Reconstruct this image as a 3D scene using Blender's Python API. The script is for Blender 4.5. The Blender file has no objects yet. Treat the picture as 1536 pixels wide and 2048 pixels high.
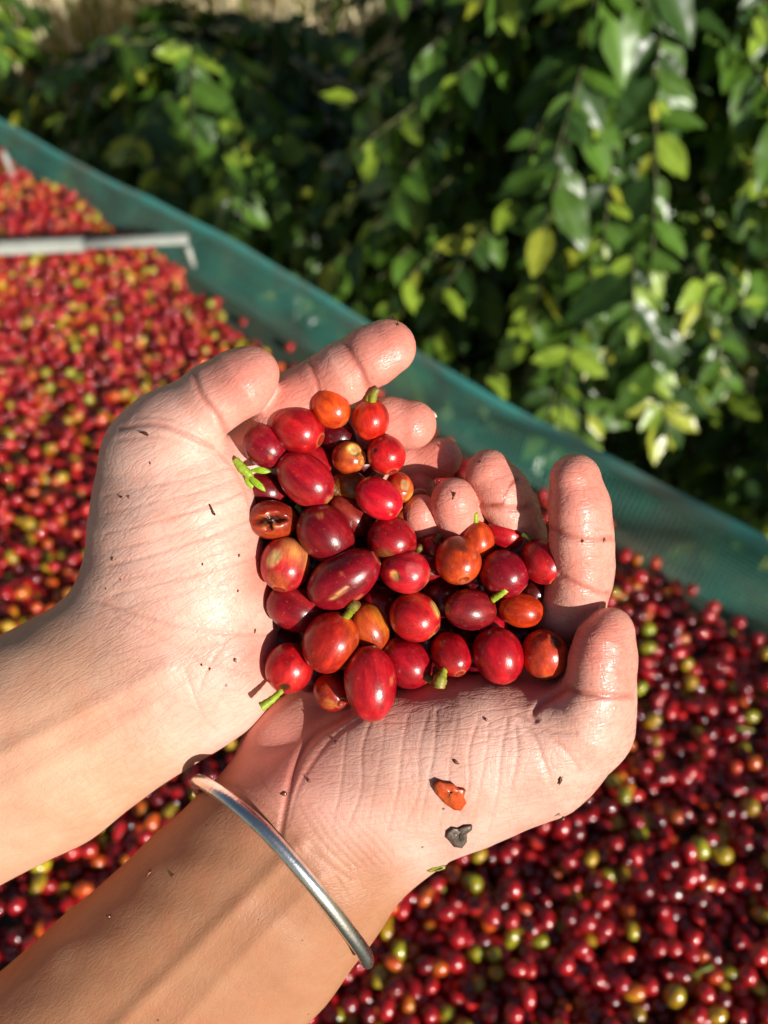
import bpy, math, random
import numpy as np
from mathutils import Vector, Matrix

random.seed(7)
rng = np.random.default_rng(11)
SC = bpy.context.scene
COL = SC.collection

# ------------------------------------------------------------------ camera
F = 1540.0                      # focal length in photo pixels (1536 wide)
PITCH = math.radians(47)
CAM = Vector((0, 0, 1.27))
RT = Vector((1, 0, 0))
UP = Vector((0, math.sin(PITCH), math.cos(PITCH)))
BK = Vector((0, -math.cos(PITCH), math.sin(PITCH)))
CROT = Matrix((RT, UP, BK)).transposed()          # camera axes as columns
Z0 = 0.205                      # distance of the cupped hands
cd = bpy.data.cameras.new('camera')
cam = bpy.data.objects.new('camera', cd)
COL.objects.link(cam)
cam.matrix_world = Matrix.Translation(CAM) @ CROT.to_4x4()
cd.sensor_fit = 'HORIZONTAL'
cd.sensor_width = 36.0
cd.lens = 36.0 * F / 1536.0
cd.clip_start = 0.01
cd.clip_end = 200.0
cd.dof.use_dof = True
cd.dof.focus_distance = 0.199
cd.dof.aperture_fstop = 11.0
cd.dof.aperture_blades = 6
cd.dof.aperture_rotation = 0.3
SC.camera = cam

# ------------------------------------------------------------------ light
SUN = Vector((0.61, -0.73, 0.31)).normalized()
el = math.asin(SUN.z)
w = bpy.data.worlds.new('World')
SC.world = w
w.use_nodes = True
nt = w.node_tree
sky = nt.nodes.new('ShaderNodeTexSky')
sky.sky_type = 'NISHITA'
sky.sun_disc = False
sky.sun_elevation = el
sky.sun_rotation = math.atan2(SUN.x, SUN.y)
nt.links.new(sky.outputs[0], nt.nodes['Background'].inputs[0])
nt.nodes['Background'].inputs[1].default_value = 0.052
sl = bpy.data.lights.new('sun', 'SUN')
sl.energy = 5.0
sl.angle = math.radians(0.6)
sl.color = (1.0, 0.955, 0.88)
so = bpy.data.objects.new('sun', sl)
COL.objects.link(so)
so.rotation_euler = SUN.to_track_quat('Z', 'Y').to_euler()
so.location = (2, -2, 4)
SC.view_settings.view_transform = 'Standard'
SC.view_settings.look = 'None'
SC.view_settings.exposure = 0.33
SC.view_settings.gamma = 1.0
SC.view_settings.use_curve_mapping = False
SC.cycles.max_bounces = 8
SC.cycles.transparent_max_bounces = 12
SC.cycles.caustics_reflective = False
SC.cycles.caustics_refractive = False

# ------------------------------------------------------------------ helpers
BED_Z = 0.67


def lin(r, g, b):
    f = lambda c: (c / 255 / 12.92) if c / 255 <= .04045 else ((c / 255 + .055) / 1.055) ** 2.4
    return np.array([f(r), f(g), f(b)])


def ray(px, py):
    return RT * ((px - 768) / F) + UP * ((1024 - py) / F) - BK


def on_z(px, py, z):
    d = ray(px, py)
    return CAM + d * ((z - CAM.z) / d.z)


def hp(u, v, w):
    z = Z0 + w * Z0 / F
    return CAM + ray(u, v) * z


def hp_np(P):
    """hand space (u right, v down, w away; unit = one photo pixel at the hands) to camera-frame metres"""
    z = Z0 + P[:, 2] * Z0 / F
    return np.stack([(P[:, 0] - 768) / F * z, (1024 - P[:, 1]) / F * z, -z], 1)


def project(p):
    d = Vector(p) - CAM
    z = -d.dot(BK)
    if z < 0.02:
        return None
    return 768 + F * d.dot(RT) / z, 1024 - F * d.dot(UP) / z, z


def tag(o, label=None, cat=None, group=None, kind=None):
    if label: o['label'] = label
    if cat: o['category'] = cat
    if group: o['group'] = group
    if kind: o['kind'] = kind
    return o


def link(o, parent=None):
    COL.objects.link(o)
    if parent is not None: o.parent = parent
    return o


def empty(name, loc=(0, 0, 0)):
    o = bpy.data.objects.new(name, None)
    o.empty_display_size = .02
    o.location = loc
    return link(o)


def mesh_obj(name, me, parent=None, mw=None):
    o = bpy.data.objects.new(name, me)
    link(o, parent)
    if mw is not None:
        if parent is not None:
            o.matrix_local = mw
        else:
            o.matrix_world = mw
    return o


def make_mesh(name, V, Fs, mat=None, smooth=True, col=None, attrs=None):
    me = bpy.data.meshes.new(name)
    V = np.asarray(V, dtype=np.float32)
    if isinstance(Fs, np.ndarray):
        n, k = Fs.shape
        me.vertices.add(len(V)); me.vertices.foreach_set('co', V.ravel())
        me.loops.add(n * k); me.loops.foreach_set('vertex_index', Fs.ravel().astype(np.int32))
        me.polygons.add(n); me.polygons.foreach_set('loop_start', np.arange(0, n * k, k, dtype=np.int32))
        me.update(calc_edges=True)
    else:
        me.from_pydata(V.tolist(), [], Fs)
        me.update()
    me.validate()
    if smooth: me.polygons.foreach_set('use_smooth', np.ones(len(me.polygons), bool))
    if col is not None:
        a = me.color_attributes.new('col', 'FLOAT_COLOR', 'POINT')
        c = np.ones((len(V), 4), np.float32); c[:, :3] = col
        a.data.foreach_set('color', c.ravel())
    for k, arr in (attrs or {}).items():
        a = me.attributes.new(k, 'FLOAT', 'POINT')
        a.data.foreach_set('value', np.asarray(arr, np.float32))
    if mat: me.materials.append(mat)
    return me


def sstep(a, b, x):
    t = np.clip((x - a) / (b - a), 0, 1)
    return t * t * (3 - 2 * t)


def noise3(P, s, seed=0, octaves=3):
    """cheap smooth pseudo noise, about -1..1"""
    r = np.random.default_rng(seed)
    out = np.zeros(len(P)); amp = 1.0; tot = 0
    for o in range(octaves):
        for j in range(4):
            k = r.normal(size=3); k *= s * (2 ** o) * (0.7 + .6 * r.random()) / np.linalg.norm(k)
            out += amp * np.sin(P @ k + r.random() * 6.283)
        tot += amp * 2; amp *= .55
    return out / tot


def tube(pts, radii, n=10, cap=True):
    pts = [Vector(p) for p in pts]
    m = len(pts)
    if not hasattr(radii, '__len__'): radii = [radii] * m
    V = []; Fs = []
    prev = None
    for i, p in enumerate(pts):
        t = (pts[min(i + 1, m - 1)] - pts[max(i - 1, 0)]).normalized()
        a = prev if prev is not None else (Vector((0, 0, 1)) if abs(t.z) < .9 else Vector((1, 0, 0)))
        a = (a - t * a.dot(t)).normalized(); prev = a
        b = t.cross(a)
        for k in range(n):
            th = 2 * math.pi * k / n
            V.append(p + (a * math.cos(th) + b * math.sin(th)) * radii[i])
    for i in range(m - 1):
        for k in range(n):
            k2 = (k + 1) % n
            Fs.append((i * n + k, i * n + k2, (i + 1) * n + k2, (i + 1) * n + k))
    if cap:
        Fs.append(tuple(range(n - 1, -1, -1)))
        Fs.append(tuple((m - 1) * n + k for k in range(n)))
    return [tuple(v) for v in V], Fs


def curve_pts(ctrl, n):
    """Catmull-Rom through control points (any dimension)"""
    C = np.array(ctrl, float); m = len(C)
    out = []
    for s in np.linspace(0, m - 1, n):
        i = min(int(s), m - 2); t = s - i
        p0, p1, p2, p3 = C[max(i - 1, 0)], C[i], C[i + 1], C[min(i + 2, m - 1)]
        out.append(.5 * ((2 * p1) + (p2 - p0) * t + (2 * p0 - 5 * p1 + 4 * p2 - p3) * t * t + (3 * p1 - p0 - 3 * p2 + p3) * t ** 3))
    return np.array(out)


# ------------------------------------------------------------------ materials
class NT:
    def __init__(s, name):
        s.m = bpy.data.materials.new(name); s.m.use_nodes = True
        s.t = s.m.node_tree; s.b = s.t.nodes['Principled BSDF']; s.out = s.t.nodes['Material Output']

    def n(s, typ, ins=None, **kw):
        nd = s.t.nodes.new(typ)
        for k, v in kw.items(): setattr(nd, k, v)
        for k, v in (ins or {}).items():
            if isinstance(v, bpy.types.NodeSocket): s.t.links.new(v, nd.inputs[k])
            else: nd.inputs[k].default_value = v
        return nd

    def set(s, **kw):
        for k, v in kw.items():
            k = k.replace('_', ' ')
            if isinstance(v, bpy.types.NodeSocket): s.t.links.new(v, s.b.inputs[k])
            else: s.b.inputs[k].default_value = v

    def math(s, op, a, b=0.0, c=0.0):
        nd = s.t.nodes.new('ShaderNodeMath'); nd.operation = op
        for i, x in enumerate((a, b, c)):
            if isinstance(x, bpy.types.NodeSocket): s.t.links.new(x, nd.inputs[i])
            else: nd.inputs[i].default_value = x
        return nd.outputs[0]

    def mix(s, fac, a, b, mode='MIX'):
        nd = s.t.nodes.new('ShaderNodeMix'); nd.data_type = 'RGBA'; nd.blend_type = mode
        for k, x in ((0, fac), (6, a), (7, b)):
            if isinstance(x, bpy.types.NodeSocket): s.t.links.new(x, nd.inputs[k])
            else: nd.inputs[k].default_value = x if not hasattr(x, '__len__') else (*x[:3], 1)
        return nd.outputs[2]

    def attr(s, name, what='Color'):
        return s.n('ShaderNodeAttribute', attribute_name=name).outputs[what]

    def ramp(s, fac, stops):
        nd = s.n('ShaderNodeValToRGB', {'Fac': fac})
        e = nd.color_ramp.elements
        while len(e) < len(stops): e.new(.5)
        for el_, (p, c) in zip(e, stops):
            el_.position = p; el_.color = (*c[:3], 1) if hasattr(c, '__len__') else (c, c, c, 1)
        return nd.outputs[0]


def mat_skin():
    k = NT('skin')
    tc = k.n('ShaderNodeTexCoord').outputs['Object']
    col = k.attr('col')
    n1 = k.n('ShaderNodeTexNoise', {'Vector': tc, 'Scale': 260.0, 'Detail': 4.0, 'Roughness': .6}).outputs['Fac']
    n2 = k.n('ShaderNodeTexNoise', {'Vector': tc, 'Scale': 70.0, 'Detail': 3.0}).outputs['Fac']
    mott = k.ramp(n2, [(.3, (.90, .80, .76)), (.66, (1.0, 1.0, 1.0))])
    c = k.mix(1.0, col, mott, 'MULTIPLY')
    c = k.mix(k.ramp(n1, [(.35, .22), (.65, 0.)]), c, k.mix(1.0, c, (.86, .72, .68), 'MULTIPLY'))
    # tiny specks of dirt stuck to the wet skin
    vo = k.n('ShaderNodeTexVoronoi', {'Vector': tc, 'Scale': 190.0, 'Randomness': 1.0})
    sp = k.math('LESS_THAN', vo.outputs['Distance'], .075)
    rnd = k.n('ShaderNodeSeparateColor', {'Color': vo.outputs['Color']}).outputs[0]
    sp = k.math('MULTIPLY', sp, k.math('GREATER_THAN', rnd, .86))
    c = k.mix(k.math('MULTIPLY', sp, .8), c, (.10, .035, .02))
    # crease lines (vertex attribute) are a little redder
    cr = k.attr('crease', 'Fac')
    c = k.mix(k.math('MULTIPLY', cr, .6), c, k.mix(1.0, c, (.62, .36, .33), 'MULTIPLY'))
    # relief: meandering skin lines (ridged noise stretched along and across the hand), pores
    rot = k.attr('dirn', 'Fac')
    vr = k.n('ShaderNodeVectorRotate', {'Vector': tc, 'Angle': rot}, rotation_type='Z_AXIS').outputs[0]
    def ridges(sx, sy, width, det=2.0):
        mp = k.n('ShaderNodeMapping', {'Vector': vr, 'Scale': (sx, sy, (sx + sy) * .5)})
        f = k.n('ShaderNodeTexNoise', {'Vector': mp.outputs[0], 'Scale': 1.0, 'Detail': det, 'Roughness': .5, 'Distortion': .25}).outputs['Fac']
        d = k.math('ABSOLUTE', k.math('SUBTRACT', f, .5))
        return k.ramp(d, [(0., 0.), (width, 1.)])
    l1 = ridges(420., 70., .055)
    l2 = ridges(95., 300., .04)
    l3 = ridges(1000., 420., .10)
    pores = k.n('ShaderNodeTexNoise', {'Vector': tc, 'Scale': 2300.0, 'Detail': 2.0}).outputs['Fac']
    wr = k.attr('wrinkle', 'Fac')
    h = k.math('MULTIPLY', k.math('ADD', k.math('MULTIPLY', l1, .75), k.math('MULTIPLY', l2, .35)), wr)
    h = k.math('ADD', h, k.math('MULTIPLY', l3, .40))
    h = k.math('ADD', h, k.math('MULTIPLY', pores, .55))
    h = k.math('ADD', h, k.math('MULTIPLY', n1, 1.3))
    # lines also sit a little darker and redder
    ln = k.math('MULTIPLY', k.math('SUBTRACT', 1.0, k.math('MULTIPLY', l1, l2)), k.math('MULTIPLY', wr, .22))
    c = k.mix(ln, c, k.mix(1.0, c, (.74, .50, .45), 'MULTIPLY'))
    n4 = k.n('ShaderNodeTexNoise', {'Vector': tc, 'Scale': 130.0, 'Detail': 3.0, 'Roughness': .6}).outputs['Fac']
    c = k.mix(k.ramp(n4, [(.46, 0.), (.72, .5)]), c, k.mix(1.0, c, (1.0, .76, .70), 'MULTIPLY'))
    bp = k.n('ShaderNodeBump', {'Height': h, 'Strength': .27, 'Distance': .00038})
    wet = k.attr('wet', 'Fac')
    n3 = k.n('ShaderNodeTexNoise', {'Vector': tc, 'Scale': 650.0, 'Detail': 3.0}).outputs['Fac']
    rough = k.math('SUBTRACT', .52, k.math('MULTIPLY', wet, k.ramp(n3, [(.44, .02), (.60, .33)])))
    k.set(Base_Color=c, Roughness=rough, Normal=bp.outputs[0], Subsurface_Weight=.14,
          Subsurface_Radius=(1.0, .32, .16), Subsurface_Scale=.0032)
    k.b.inputs['Specular IOR Level'].default_value = .45
    return k.m


def mat_cherry(name, rough=.24, bump=.10):
    k = NT(name)
    tc = k.n('ShaderNodeTexCoord').outputs['Object']
    oi = k.n('ShaderNodeObjectInfo').outputs['Random']
    off = k.n('ShaderNodeVectorMath', {0: tc, 1: k.n('ShaderNodeCombineXYZ', {0: oi, 1: k.math('MULTIPLY', oi, 3.7)}).outputs[0]}).outputs[0]
    mp = k.n('ShaderNodeMapping', {'Vector': off, 'Scale': (1., 1., .35)}).outputs[0]
    n1 = k.n('ShaderNodeTexNoise', {'Vector': mp, 'Scale': 520.0, 'Detail': 5.0, 'Roughness': .65}).outputs['Fac']
    n2 = k.n('ShaderNodeTexNoise', {'Vector': off, 'Scale': 1500.0, 'Detail': 2.0}).outputs['Fac']
    c = k.attr('col')
    c = k.mix(k.ramp(n1, [(.34, .75), (.62, 0.)]), c, k.mix(1.0, c, (.46, .40, .6), 'MULTIPLY'))
    c = k.mix(k.ramp(n2, [(.66, 0.), (.74, .28)]), c, (.75, .25, .10))
    c = k.mix(k.ramp(n1, [(.52, 0.), (.72, .45)]), c, k.mix(1.0, c, (1.25, 2.4, 1.6), 'MULTIPLY'))
    bp = k.n('ShaderNodeBump', {'Height': k.math('ADD', n1, k.math('MULTIPLY', n2, .3)), 'Strength': bump, 'Distance': .0006})
    rr = k.math('ADD', rough - .07, k.math('MULTIPLY', n1, .16))
    k.set(Base_Color=c, Roughness=rr, Normal=bp.outputs[0], Subsurface_Weight=.06, Subsurface_Radius=(1., .2, .1), Subsurface_Scale=.002)
    k.b.inputs['Specular IOR Level'].default_value = .5
    return k.m


def mat_col(name, rough=.5, spec=.5, metallic=0.0, col=None, noise=None, transl=0.0, bump=0.0):
    k = NT(name)
    tc = k.n('ShaderNodeTexCoord').outputs['Object']
    c = k.attr('col') if col is None else k.n('ShaderNodeRGB').outputs[0]
    if col is not None: c.default_value = (*col[:3], 1)
    if noise:
        n1 = k.n('ShaderNodeTexNoise', {'Vector': tc, 'Scale': noise[0], 'Detail': 4.0}).outputs['Fac']
        c = k.mix(k.ramp(n1, [(.35, noise[1]), (.65, 0.)]), c, k.mix(1.0, c, (.45, .4, .35), 'MULTIPLY'))
        if bump:
            k.set(Normal=k.n('ShaderNodeBump', {'Height': n1, 'Strength': bump, 'Distance': .3 / noise[0]}).outputs[0])
    k.set(Base_Color=c, Roughness=rough, Metallic=metallic)
    k.b.inputs['Specular IOR Level'].default_value = spec
    if transl:
        tr = k.n('ShaderNodeBsdfTranslucent', {'Color': k.mix(1.0, c, (1.6, 1.5, .5), 'MULTIPLY')})
        mx = k.n('ShaderNodeMixShader', {0: transl})
        k.t.links.new(k.b.outputs[0], mx.inputs[1]); k.t.links.new(tr.outputs[0], mx.inputs[2])
        k.t.links.new(mx.outputs[0], k.out.inputs[0])
    return k.m


M_SKIN = mat_skin()
M_CH = mat_cherry('cherry_skin', .27, .16)
M_BED = mat_cherry('bed_cherry_skin', .15, .03)
for n_ in [n for n in M_BED.node_tree.nodes if n.type == 'BSDF_PRINCIPLED']:      # rain-wet fruit
    n_.inputs['Specular IOR Level'].default_value = .7
    n_.inputs['Coat Weight'].default_value = .6
    n_.inputs['Coat Roughness'].default_value = .06
M_STEM = mat_col('green_stem', .45, .4, noise=(700., .5), bump=.3)
M_LEAF = mat_col('coffee_leaf', .34, .5, noise=(30., .35), transl=.18)
M_WOOD = mat_col('bark', .8, .3, col=(.16, .11, .07), noise=(60., .6), bump=.5)
M_NAIL = mat_col('nail', .25, .5)

# ================================================================== setting
# ground, dry field behind the bushes
k = NT('soil')
tc = k.n('ShaderNodeTexCoord').outputs['Object']
n1 = k.n('ShaderNodeTexNoise', {'Vector': tc, 'Scale': 2.2, 'Detail': 8.0, 'Roughness': .7}).outputs['Fac']
n2 = k.n('ShaderNodeTexNoise', {'Vector': tc, 'Scale': 25., 'Detail': 6.0}).outputs['Fac']
c = k.mix(n2, k.mix(k.ramp(n1, [(.4, 0.), (.6, 1.)]), (.26, .20, .11), (.42, .35, .20)), (.50, .43, .26))
k.set(Base_Color=c, Roughness=.9, Normal=k.n('ShaderNodeBump', {'Height': n2, 'Strength': .6, 'Distance': .03}).outputs[0])
gm = k.m
N = 120
gx = np.sign(np.linspace(-1, 1, N)) * 50 * np.abs(np.linspace(-1, 1, N)) ** 2.4
gy = np.concatenate([np.linspace(-30, 1, 20), np.linspace(1.2, 9, 60), np.linspace(9.5, 80, 40)])


def ground_z(x, y):      # flat by the bed, then a bank that climbs behind the bushes
    t = min(max((y - 2.3) / 1.2, 0), 1)
    return .02 * math.sin(x * 2.1) * math.cos(y * 1.7) + t * t * max(y - 2.6, 0) * .42


V = [(x, y, ground_z(x, y)) for y in gy for x in gx]
Fq = np.array([(j * N + i, j * N + i + 1, (j + 1) * N + i + 1, (j + 1) * N + i) for j in range(N - 1) for i in range(N - 1)])
tag(mesh_obj('ground', make_mesh('ground', V, Fq, gm)), 'dry sandy ground under and behind the coffee bushes', None, None, 'structure')

# bed edge line on the cherry plane
E0 = on_z(60, 335, BED_Z); E1 = on_z(1536, 1255, BED_Z)
EDIR = (E0 - E1).normalized(); EOUT = Vector((-EDIR.y, EDIR.x, 0))
if EOUT.y < 0: EOUT = -EOUT
def edge(s, out=0.0, z=BED_Z):      # s metres from E1 towards the far end
    p = E1 + EDIR * s + EOUT * out
    return Vector((p.x, p.y, z))
LEN = (E0 - E1).length
print('edge', E0, E1, EDIR, LEN)


def build_drying_bed():
    bed = empty('drying_bed', edge(.3, -.4, BED_Z - .02))
    tag(bed, 'raised drying bed with a green net floor and low green net sides', 'drying bed')
    inv = Matrix.Translation(-bed.location)
    def part(name, V, Fs, m, **kw):
        V = [tuple(inv @ Vector(v)) for v in V]
        return mesh_obj(name, make_mesh(name, V, Fs, m, **kw), bed)
    # woven net material: a fine open weave, light passes through the gaps
    def net_mat(name, col, alpha, pitch):
        k = NT(name)
        uv = k.n('ShaderNodeTexCoord').outputs['UV']
        w1 = k.n('ShaderNodeTexWave', {'Vector': uv, 'Scale': pitch, 'Distortion': .4}, bands_direction='X', wave_profile='SIN').outputs['Fac']
        w2 = k.n('ShaderNodeTexWave', {'Vector': uv, 'Scale': pitch, 'Distortion': .4}, bands_direction='Y', wave_profile='SIN').outputs['Fac']
        n1 = k.n('ShaderNodeTexNoise', {'Vector': uv, 'Scale': 9., 'Detail': 5.}).outputs['Fac']
        weave = k.math('MAXIMUM', w1, w2)
        a = k.math('GREATER_THAN', weave, 1 - alpha)
        c = k.mix(k.ramp(n1, [(.42, 0.), (.66, .75)]), col, (.34, .33, .24))
        k.set(Base_Color=c, Roughness=.5, Alpha=a, Normal=k.n('ShaderNodeBump', {'Height': weave, 'Strength': .9, 'Distance': .0012}).outputs[0])
        tr = k.n('ShaderNodeBsdfTranslucent', {'Color': c}); tp = k.n('ShaderNodeBsdfTransparent')
        m1 = k.n('ShaderNodeMixShader', {0: a}); m2 = k.n('ShaderNodeMixShader', {0: .35})
        k.t.links.new(tp.outputs[0], m1.inputs[1]); k.t.links.new(tr.outputs[0], m1.inputs[2])
        k.t.links.new(k.b.outputs[0], m2.inputs[1]); k.t.links.new(m1.outputs[0], m2.inputs[2])
        k.t.links.new(m2.outputs[0], k.out.inputs[0])
        return k.m
    mnet = net_mat('net_weave', (.16, .62, .49), .31, 55.)
    mhem = net_mat('net_hem', (.16, .72, .64), .75, 55.)
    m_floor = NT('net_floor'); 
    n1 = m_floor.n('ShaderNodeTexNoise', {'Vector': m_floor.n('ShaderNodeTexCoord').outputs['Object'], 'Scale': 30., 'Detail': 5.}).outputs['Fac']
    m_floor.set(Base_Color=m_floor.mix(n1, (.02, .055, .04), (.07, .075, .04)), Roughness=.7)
    # floor sheet
    fz = BED_Z - .028
    def sheet(name, f, ns, nt_, m, us, vs):
        V = []; Fs = []; U = []
        for i in range(ns + 1):
            for j in range(nt_ + 1):
                V.append(f(i / ns, j / nt_)); U.append((us * i / ns, vs * j / nt_))
        for i in range(ns):
            for j in range(nt_):
                a = i * (nt_ + 1) + j
                Fs.append((a, a + nt_ + 1, a + nt_ + 2, a + 1))
        o = part(name, V, Fs, m)
        ul = o.data.uv_layers.new(name='UVMap')
        for lp in o.data.loops: ul.data[lp.index].uv = U[lp.vertex_index]
        return o
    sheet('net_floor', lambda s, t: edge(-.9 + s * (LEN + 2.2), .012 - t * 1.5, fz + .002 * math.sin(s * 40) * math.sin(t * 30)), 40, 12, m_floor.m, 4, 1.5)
    def topz(x):     # net height over the bed as it sags along the edge
        h = float(np.interp(x, [-.3, 0, .3, .55, .82, 1.09, 1.36, 1.62, 2.6], [.070, .064, .053, .055, .055, .050, .040, .030, .03]))
        return BED_Z + h + .0022 * math.sin(x * 9.) + .001 * math.sin(x * 31)
    def outw(x, t):
        return .012 + .018 * t + .003 * math.sin(x * 7 + t * 2) * t + .0028 * math.sin(x * 38 + 5 * t) * math.sin(x * 13 + 2) * math.sin(3.1 * t)
    S0, S1 = -.8, LEN + 1.1
    f1 = lambda s, t: edge(S0 + s * (S1 - S0), outw(S0 + s * (S1 - S0), t), fz + (topz(S0 + s * (S1 - S0)) - fz) * t)
    sheet('net_side', f1, 300, 10, mnet, S1 - S0, .11)
    def f2(s, t):       # folded hem, a flattened loop round the top wire
        x = S0 + s * (S1 - S0); a = t * 2 * math.pi
        return edge(x, outw(x, 1) + .0035 * math.cos(a) + .0015, topz(x) - .0085 + .0105 * math.sin(a))
    sheet('net_hem', f2, 120, 10, mhem, S1 - S0, .03)
    # white posts and cross pole (bound with ribbed strip)
    k = NT('white_wrap')
    tc = k.n('ShaderNodeTexCoord').outputs['Object']
    wv = k.n('ShaderNodeTexWave', {'Vector': tc, 'Scale': 90., 'Distortion': .3}, bands_direction='X').outputs['Fac']
    nn = k.n('ShaderNodeTexNoise', {'Vector': tc, 'Scale': 60., 'Detail': 4.}).outputs['Fac']
    k.set(Base_Color=k.mix(nn, (.30, .32, .28), (.50, .52, .46)), Roughness=.55, Normal=k.n('ShaderNodeBump', {'Height': wv, 'Strength': .6, 'Distance': .002}).outputs[0])
    mw = k.m
    a = on_z(376, 478, BED_Z + .045); b = on_z(-140, 500, BED_Z + .045)
    d = (a - b).normalized()
    V, Fs = tube([a, a + (b - a) * .45], .0125, 16); V = [(x, y, a.z + (z - a.z) * .45) for x, y, z in V]; part('cross_pole', V, Fs, mw)
    zz = Vector((0, 0, -.003))
    V, Fs = tube([a + (b - a) * .41 + zz, b + zz, b - d * .35 + zz], .0155, 16); V = [(x, y, a.z + (z - a.z) * .5) for x, y, z in V]; part('pole_sleeve', V, Fs, mw)
    for px, py, tp in ((374, 480, .043), (8, 300, .05)):
        q = on_z(px, py + 10, BED_Z + .045)
        q2 = q.copy()
        V, Fs = tube([(q.x, q.y, BED_Z + tp), (q.x + .004, q.y - .002, BED_Z + .012)], .0045, 12); part('post', V, Fs, mw)
    for s, o_ in ((-.5, .03), (.75, .03), (1.9, .03), (-.5, -1.4), (.75, -1.4), (1.9, -1.4)):
        p = edge(s, o_, 0)
        V, Fs = tube([(p.x, p.y, 0), (p.x, p.y, BED_Z - .035)], .02, 10); part('leg', V, Fs, M_WOOD)
    for o_ in (.03, -1.4):
        V, Fs = tube([edge(-.85, o_, BED_Z - .045), edge(LEN + 1.2, o_, BED_Z - .045)], .014, 10); part('rail', V, Fs, M_WOOD)
    return bed
build_drying_bed()

# ------------------------------------------------------------------ bed cherries
C_RED = lin(178, 20, 26); C_DARK = lin(116, 9, 18); C_CRIM = lin(202, 34, 34); C_ORG = lin(216, 88, 26)
C_YEL = lin(196, 150, 30); C_GRN = lin(172, 160, 34); C_PINK = lin(196, 60, 58)


def sphere_grid(nu, nv):
    V = [(0, 0, -1)]
    for j in range(1, nv):
        th = math.pi * j / nv
        for i in range(nu):
            ph = 2 * math.pi * i / nu
            V.append((math.sin(th) * math.cos(ph), math.sin(th) * math.sin(ph), -math.cos(th)))
    V.append((0, 0, 1))
    Q = []
    for j in range(nv - 2):
        for i in range(nu):
            a = 1 + j * nu + i; b = 1 + j * nu + (i + 1) % nu
            Q.append((a, b, b + nu, a + nu))
    top = len(V) - 1
    T = [(0, 1 + (i + 1) % nu, 1 + i) for i in range(nu)] + [(top, 1 + (nv - 2) * nu + i, 1 + (nv - 2) * nu + (i + 1) % nu) for i in range(nu)]
    return np.array(V), Q, T


def cherry_shape(nu, nv, seed, lx=1.0, bump=.03):
    """unit-ish coffee cherry: ovoid, a dimple with a ring at the navel (+z), a scar at the stalk (-z)"""
    S, Q, T = sphere_grid(nu, nv)
    r = np.random.default_rng(seed)
    P = S.copy()
    rad = 1 + bump * noise3(S, 1.6, seed, 2)
    P *= rad[:, None]
    z = S[:, 2]; rho = np.hypot(S[:, 0], S[:, 1])
    # slightly flat shoulders
    P[:, :2] *= (1 + .07 * (1 - z ** 2) * z * (r.random() - .5) * 2)[:, None]
    top = z > 0
    dip = .07 * np.exp(-(rho / .16) ** 2) - .025 * np.exp(-((rho - .26) / .07) ** 2)
    P[:, 2] -= np.where(top, dip, 0)
    P[:, 2] += np.where(~top, .06 * np.exp(-(rho / .15) ** 2), 0)
    return S, P, Q, T


def cherry_color(S, c1, c2, seed, blush=.5, ring=True):
    r = np.random.default_rng(seed)
    d = r.normal(size=3); d /= np.linalg.norm(d)
    n = noise3(S * np.array([1, 1, .4]), 2.2, seed + 5, 3)
    f = sstep(.15, .95, (S @ d) * blush + .45 * n + .12)
    c = c1[None] * (1 - f[:, None]) + c2[None] * f[:, None]
    st = noise3(S * np.array([7, 7, 1.0]), 1.0, seed + 9, 2)
    c = c * (1 + .28 * st[:, None] * np.array([1, 1.3, 1]))
    if ring:
        rho = np.hypot(S[:, 0], S[:, 1]); top = S[:, 2] > 0
        g = np.where(top, np.exp(-((rho - .20) / .05) ** 2) * .7 + np.exp(-(rho / .06) ** 2) * .9, np.exp(-(rho / .12) ** 2) * .8)
        c = c * (1 - g[:, None]) + np.array(lin(105, 62, 30))[None] * g[:, None]
    if len(S) > 1000:       # small blemishes, all different
        for q in range(r.integers(2, 6)):
            e = r.normal(size=3); e /= np.linalg.norm(e)
            rr = r.uniform(.03, .16)
            g = sstep(1.2, .6, np.linalg.norm(S - e, axis=1) / (rr * (1 + .4 * noise3(S, 7, seed + q, 2)))) * r.uniform(.25, .8)
            pc = [lin(206, 130, 80), lin(90, 40, 26), lin(200, 90, 60), lin(150, 90, 50)][r.integers(4)]
            c = c * (1 - g[:, None]) + pc[None] * g[:, None]
        rho = np.hypot(S[:, 0], S[:, 1]); g = np.where(S[:, 2] > 0, np.exp(-((rho - .29) / .035) ** 2) * .55, 0)
        c = c * (1 - g[:, None]) + lin(206, 120, 70)[None] * g[:, None]
    return np.clip(c, 0.002, 1)


KINDS = [('dark red', C_DARK, C_RED, .30), ('bright red', C_RED, C_CRIM, .37), ('red and orange', C_CRIM, C_ORG, .12),
         ('orange', C_ORG, C_YEL, .09), ('yellow', C_YEL, lin(180, 160, 40), .075), ('green', C_GRN, lin(110, 130, 30), .03)]
PROB = np.array([k_[3] for k_ in KINDS]); PROB /= PROB.sum()
VAR = {}
NUv = (14, 9); NUl = (9, 6)
for ki, (kn, a_, b_, _) in enumerate(KINDS):
    for v_ in range(4):
        sd = ki * 17 + v_
        for lod, (nu, nv) in (('hi', NUv), ('lo', NUl)):
            S, P, Q, T = cherry_shape(nu, nv, sd)
            VAR[ki, v_, lod] = (P, Q, T, cherry_color(S, np.array(a_), np.array(b_), sd, ring=lod == 'hi'))
VMESH = {}
def var_mesh(ki, v_):
    if (ki, v_) not in VMESH:
        P, Q, T, c_ = VAR[ki, v_, 'hi']
        VMESH[ki, v_] = make_mesh('bed_cherry', P * .001, Q + T, M_BED, col=c_)
    return VMESH[ki, v_]


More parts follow.
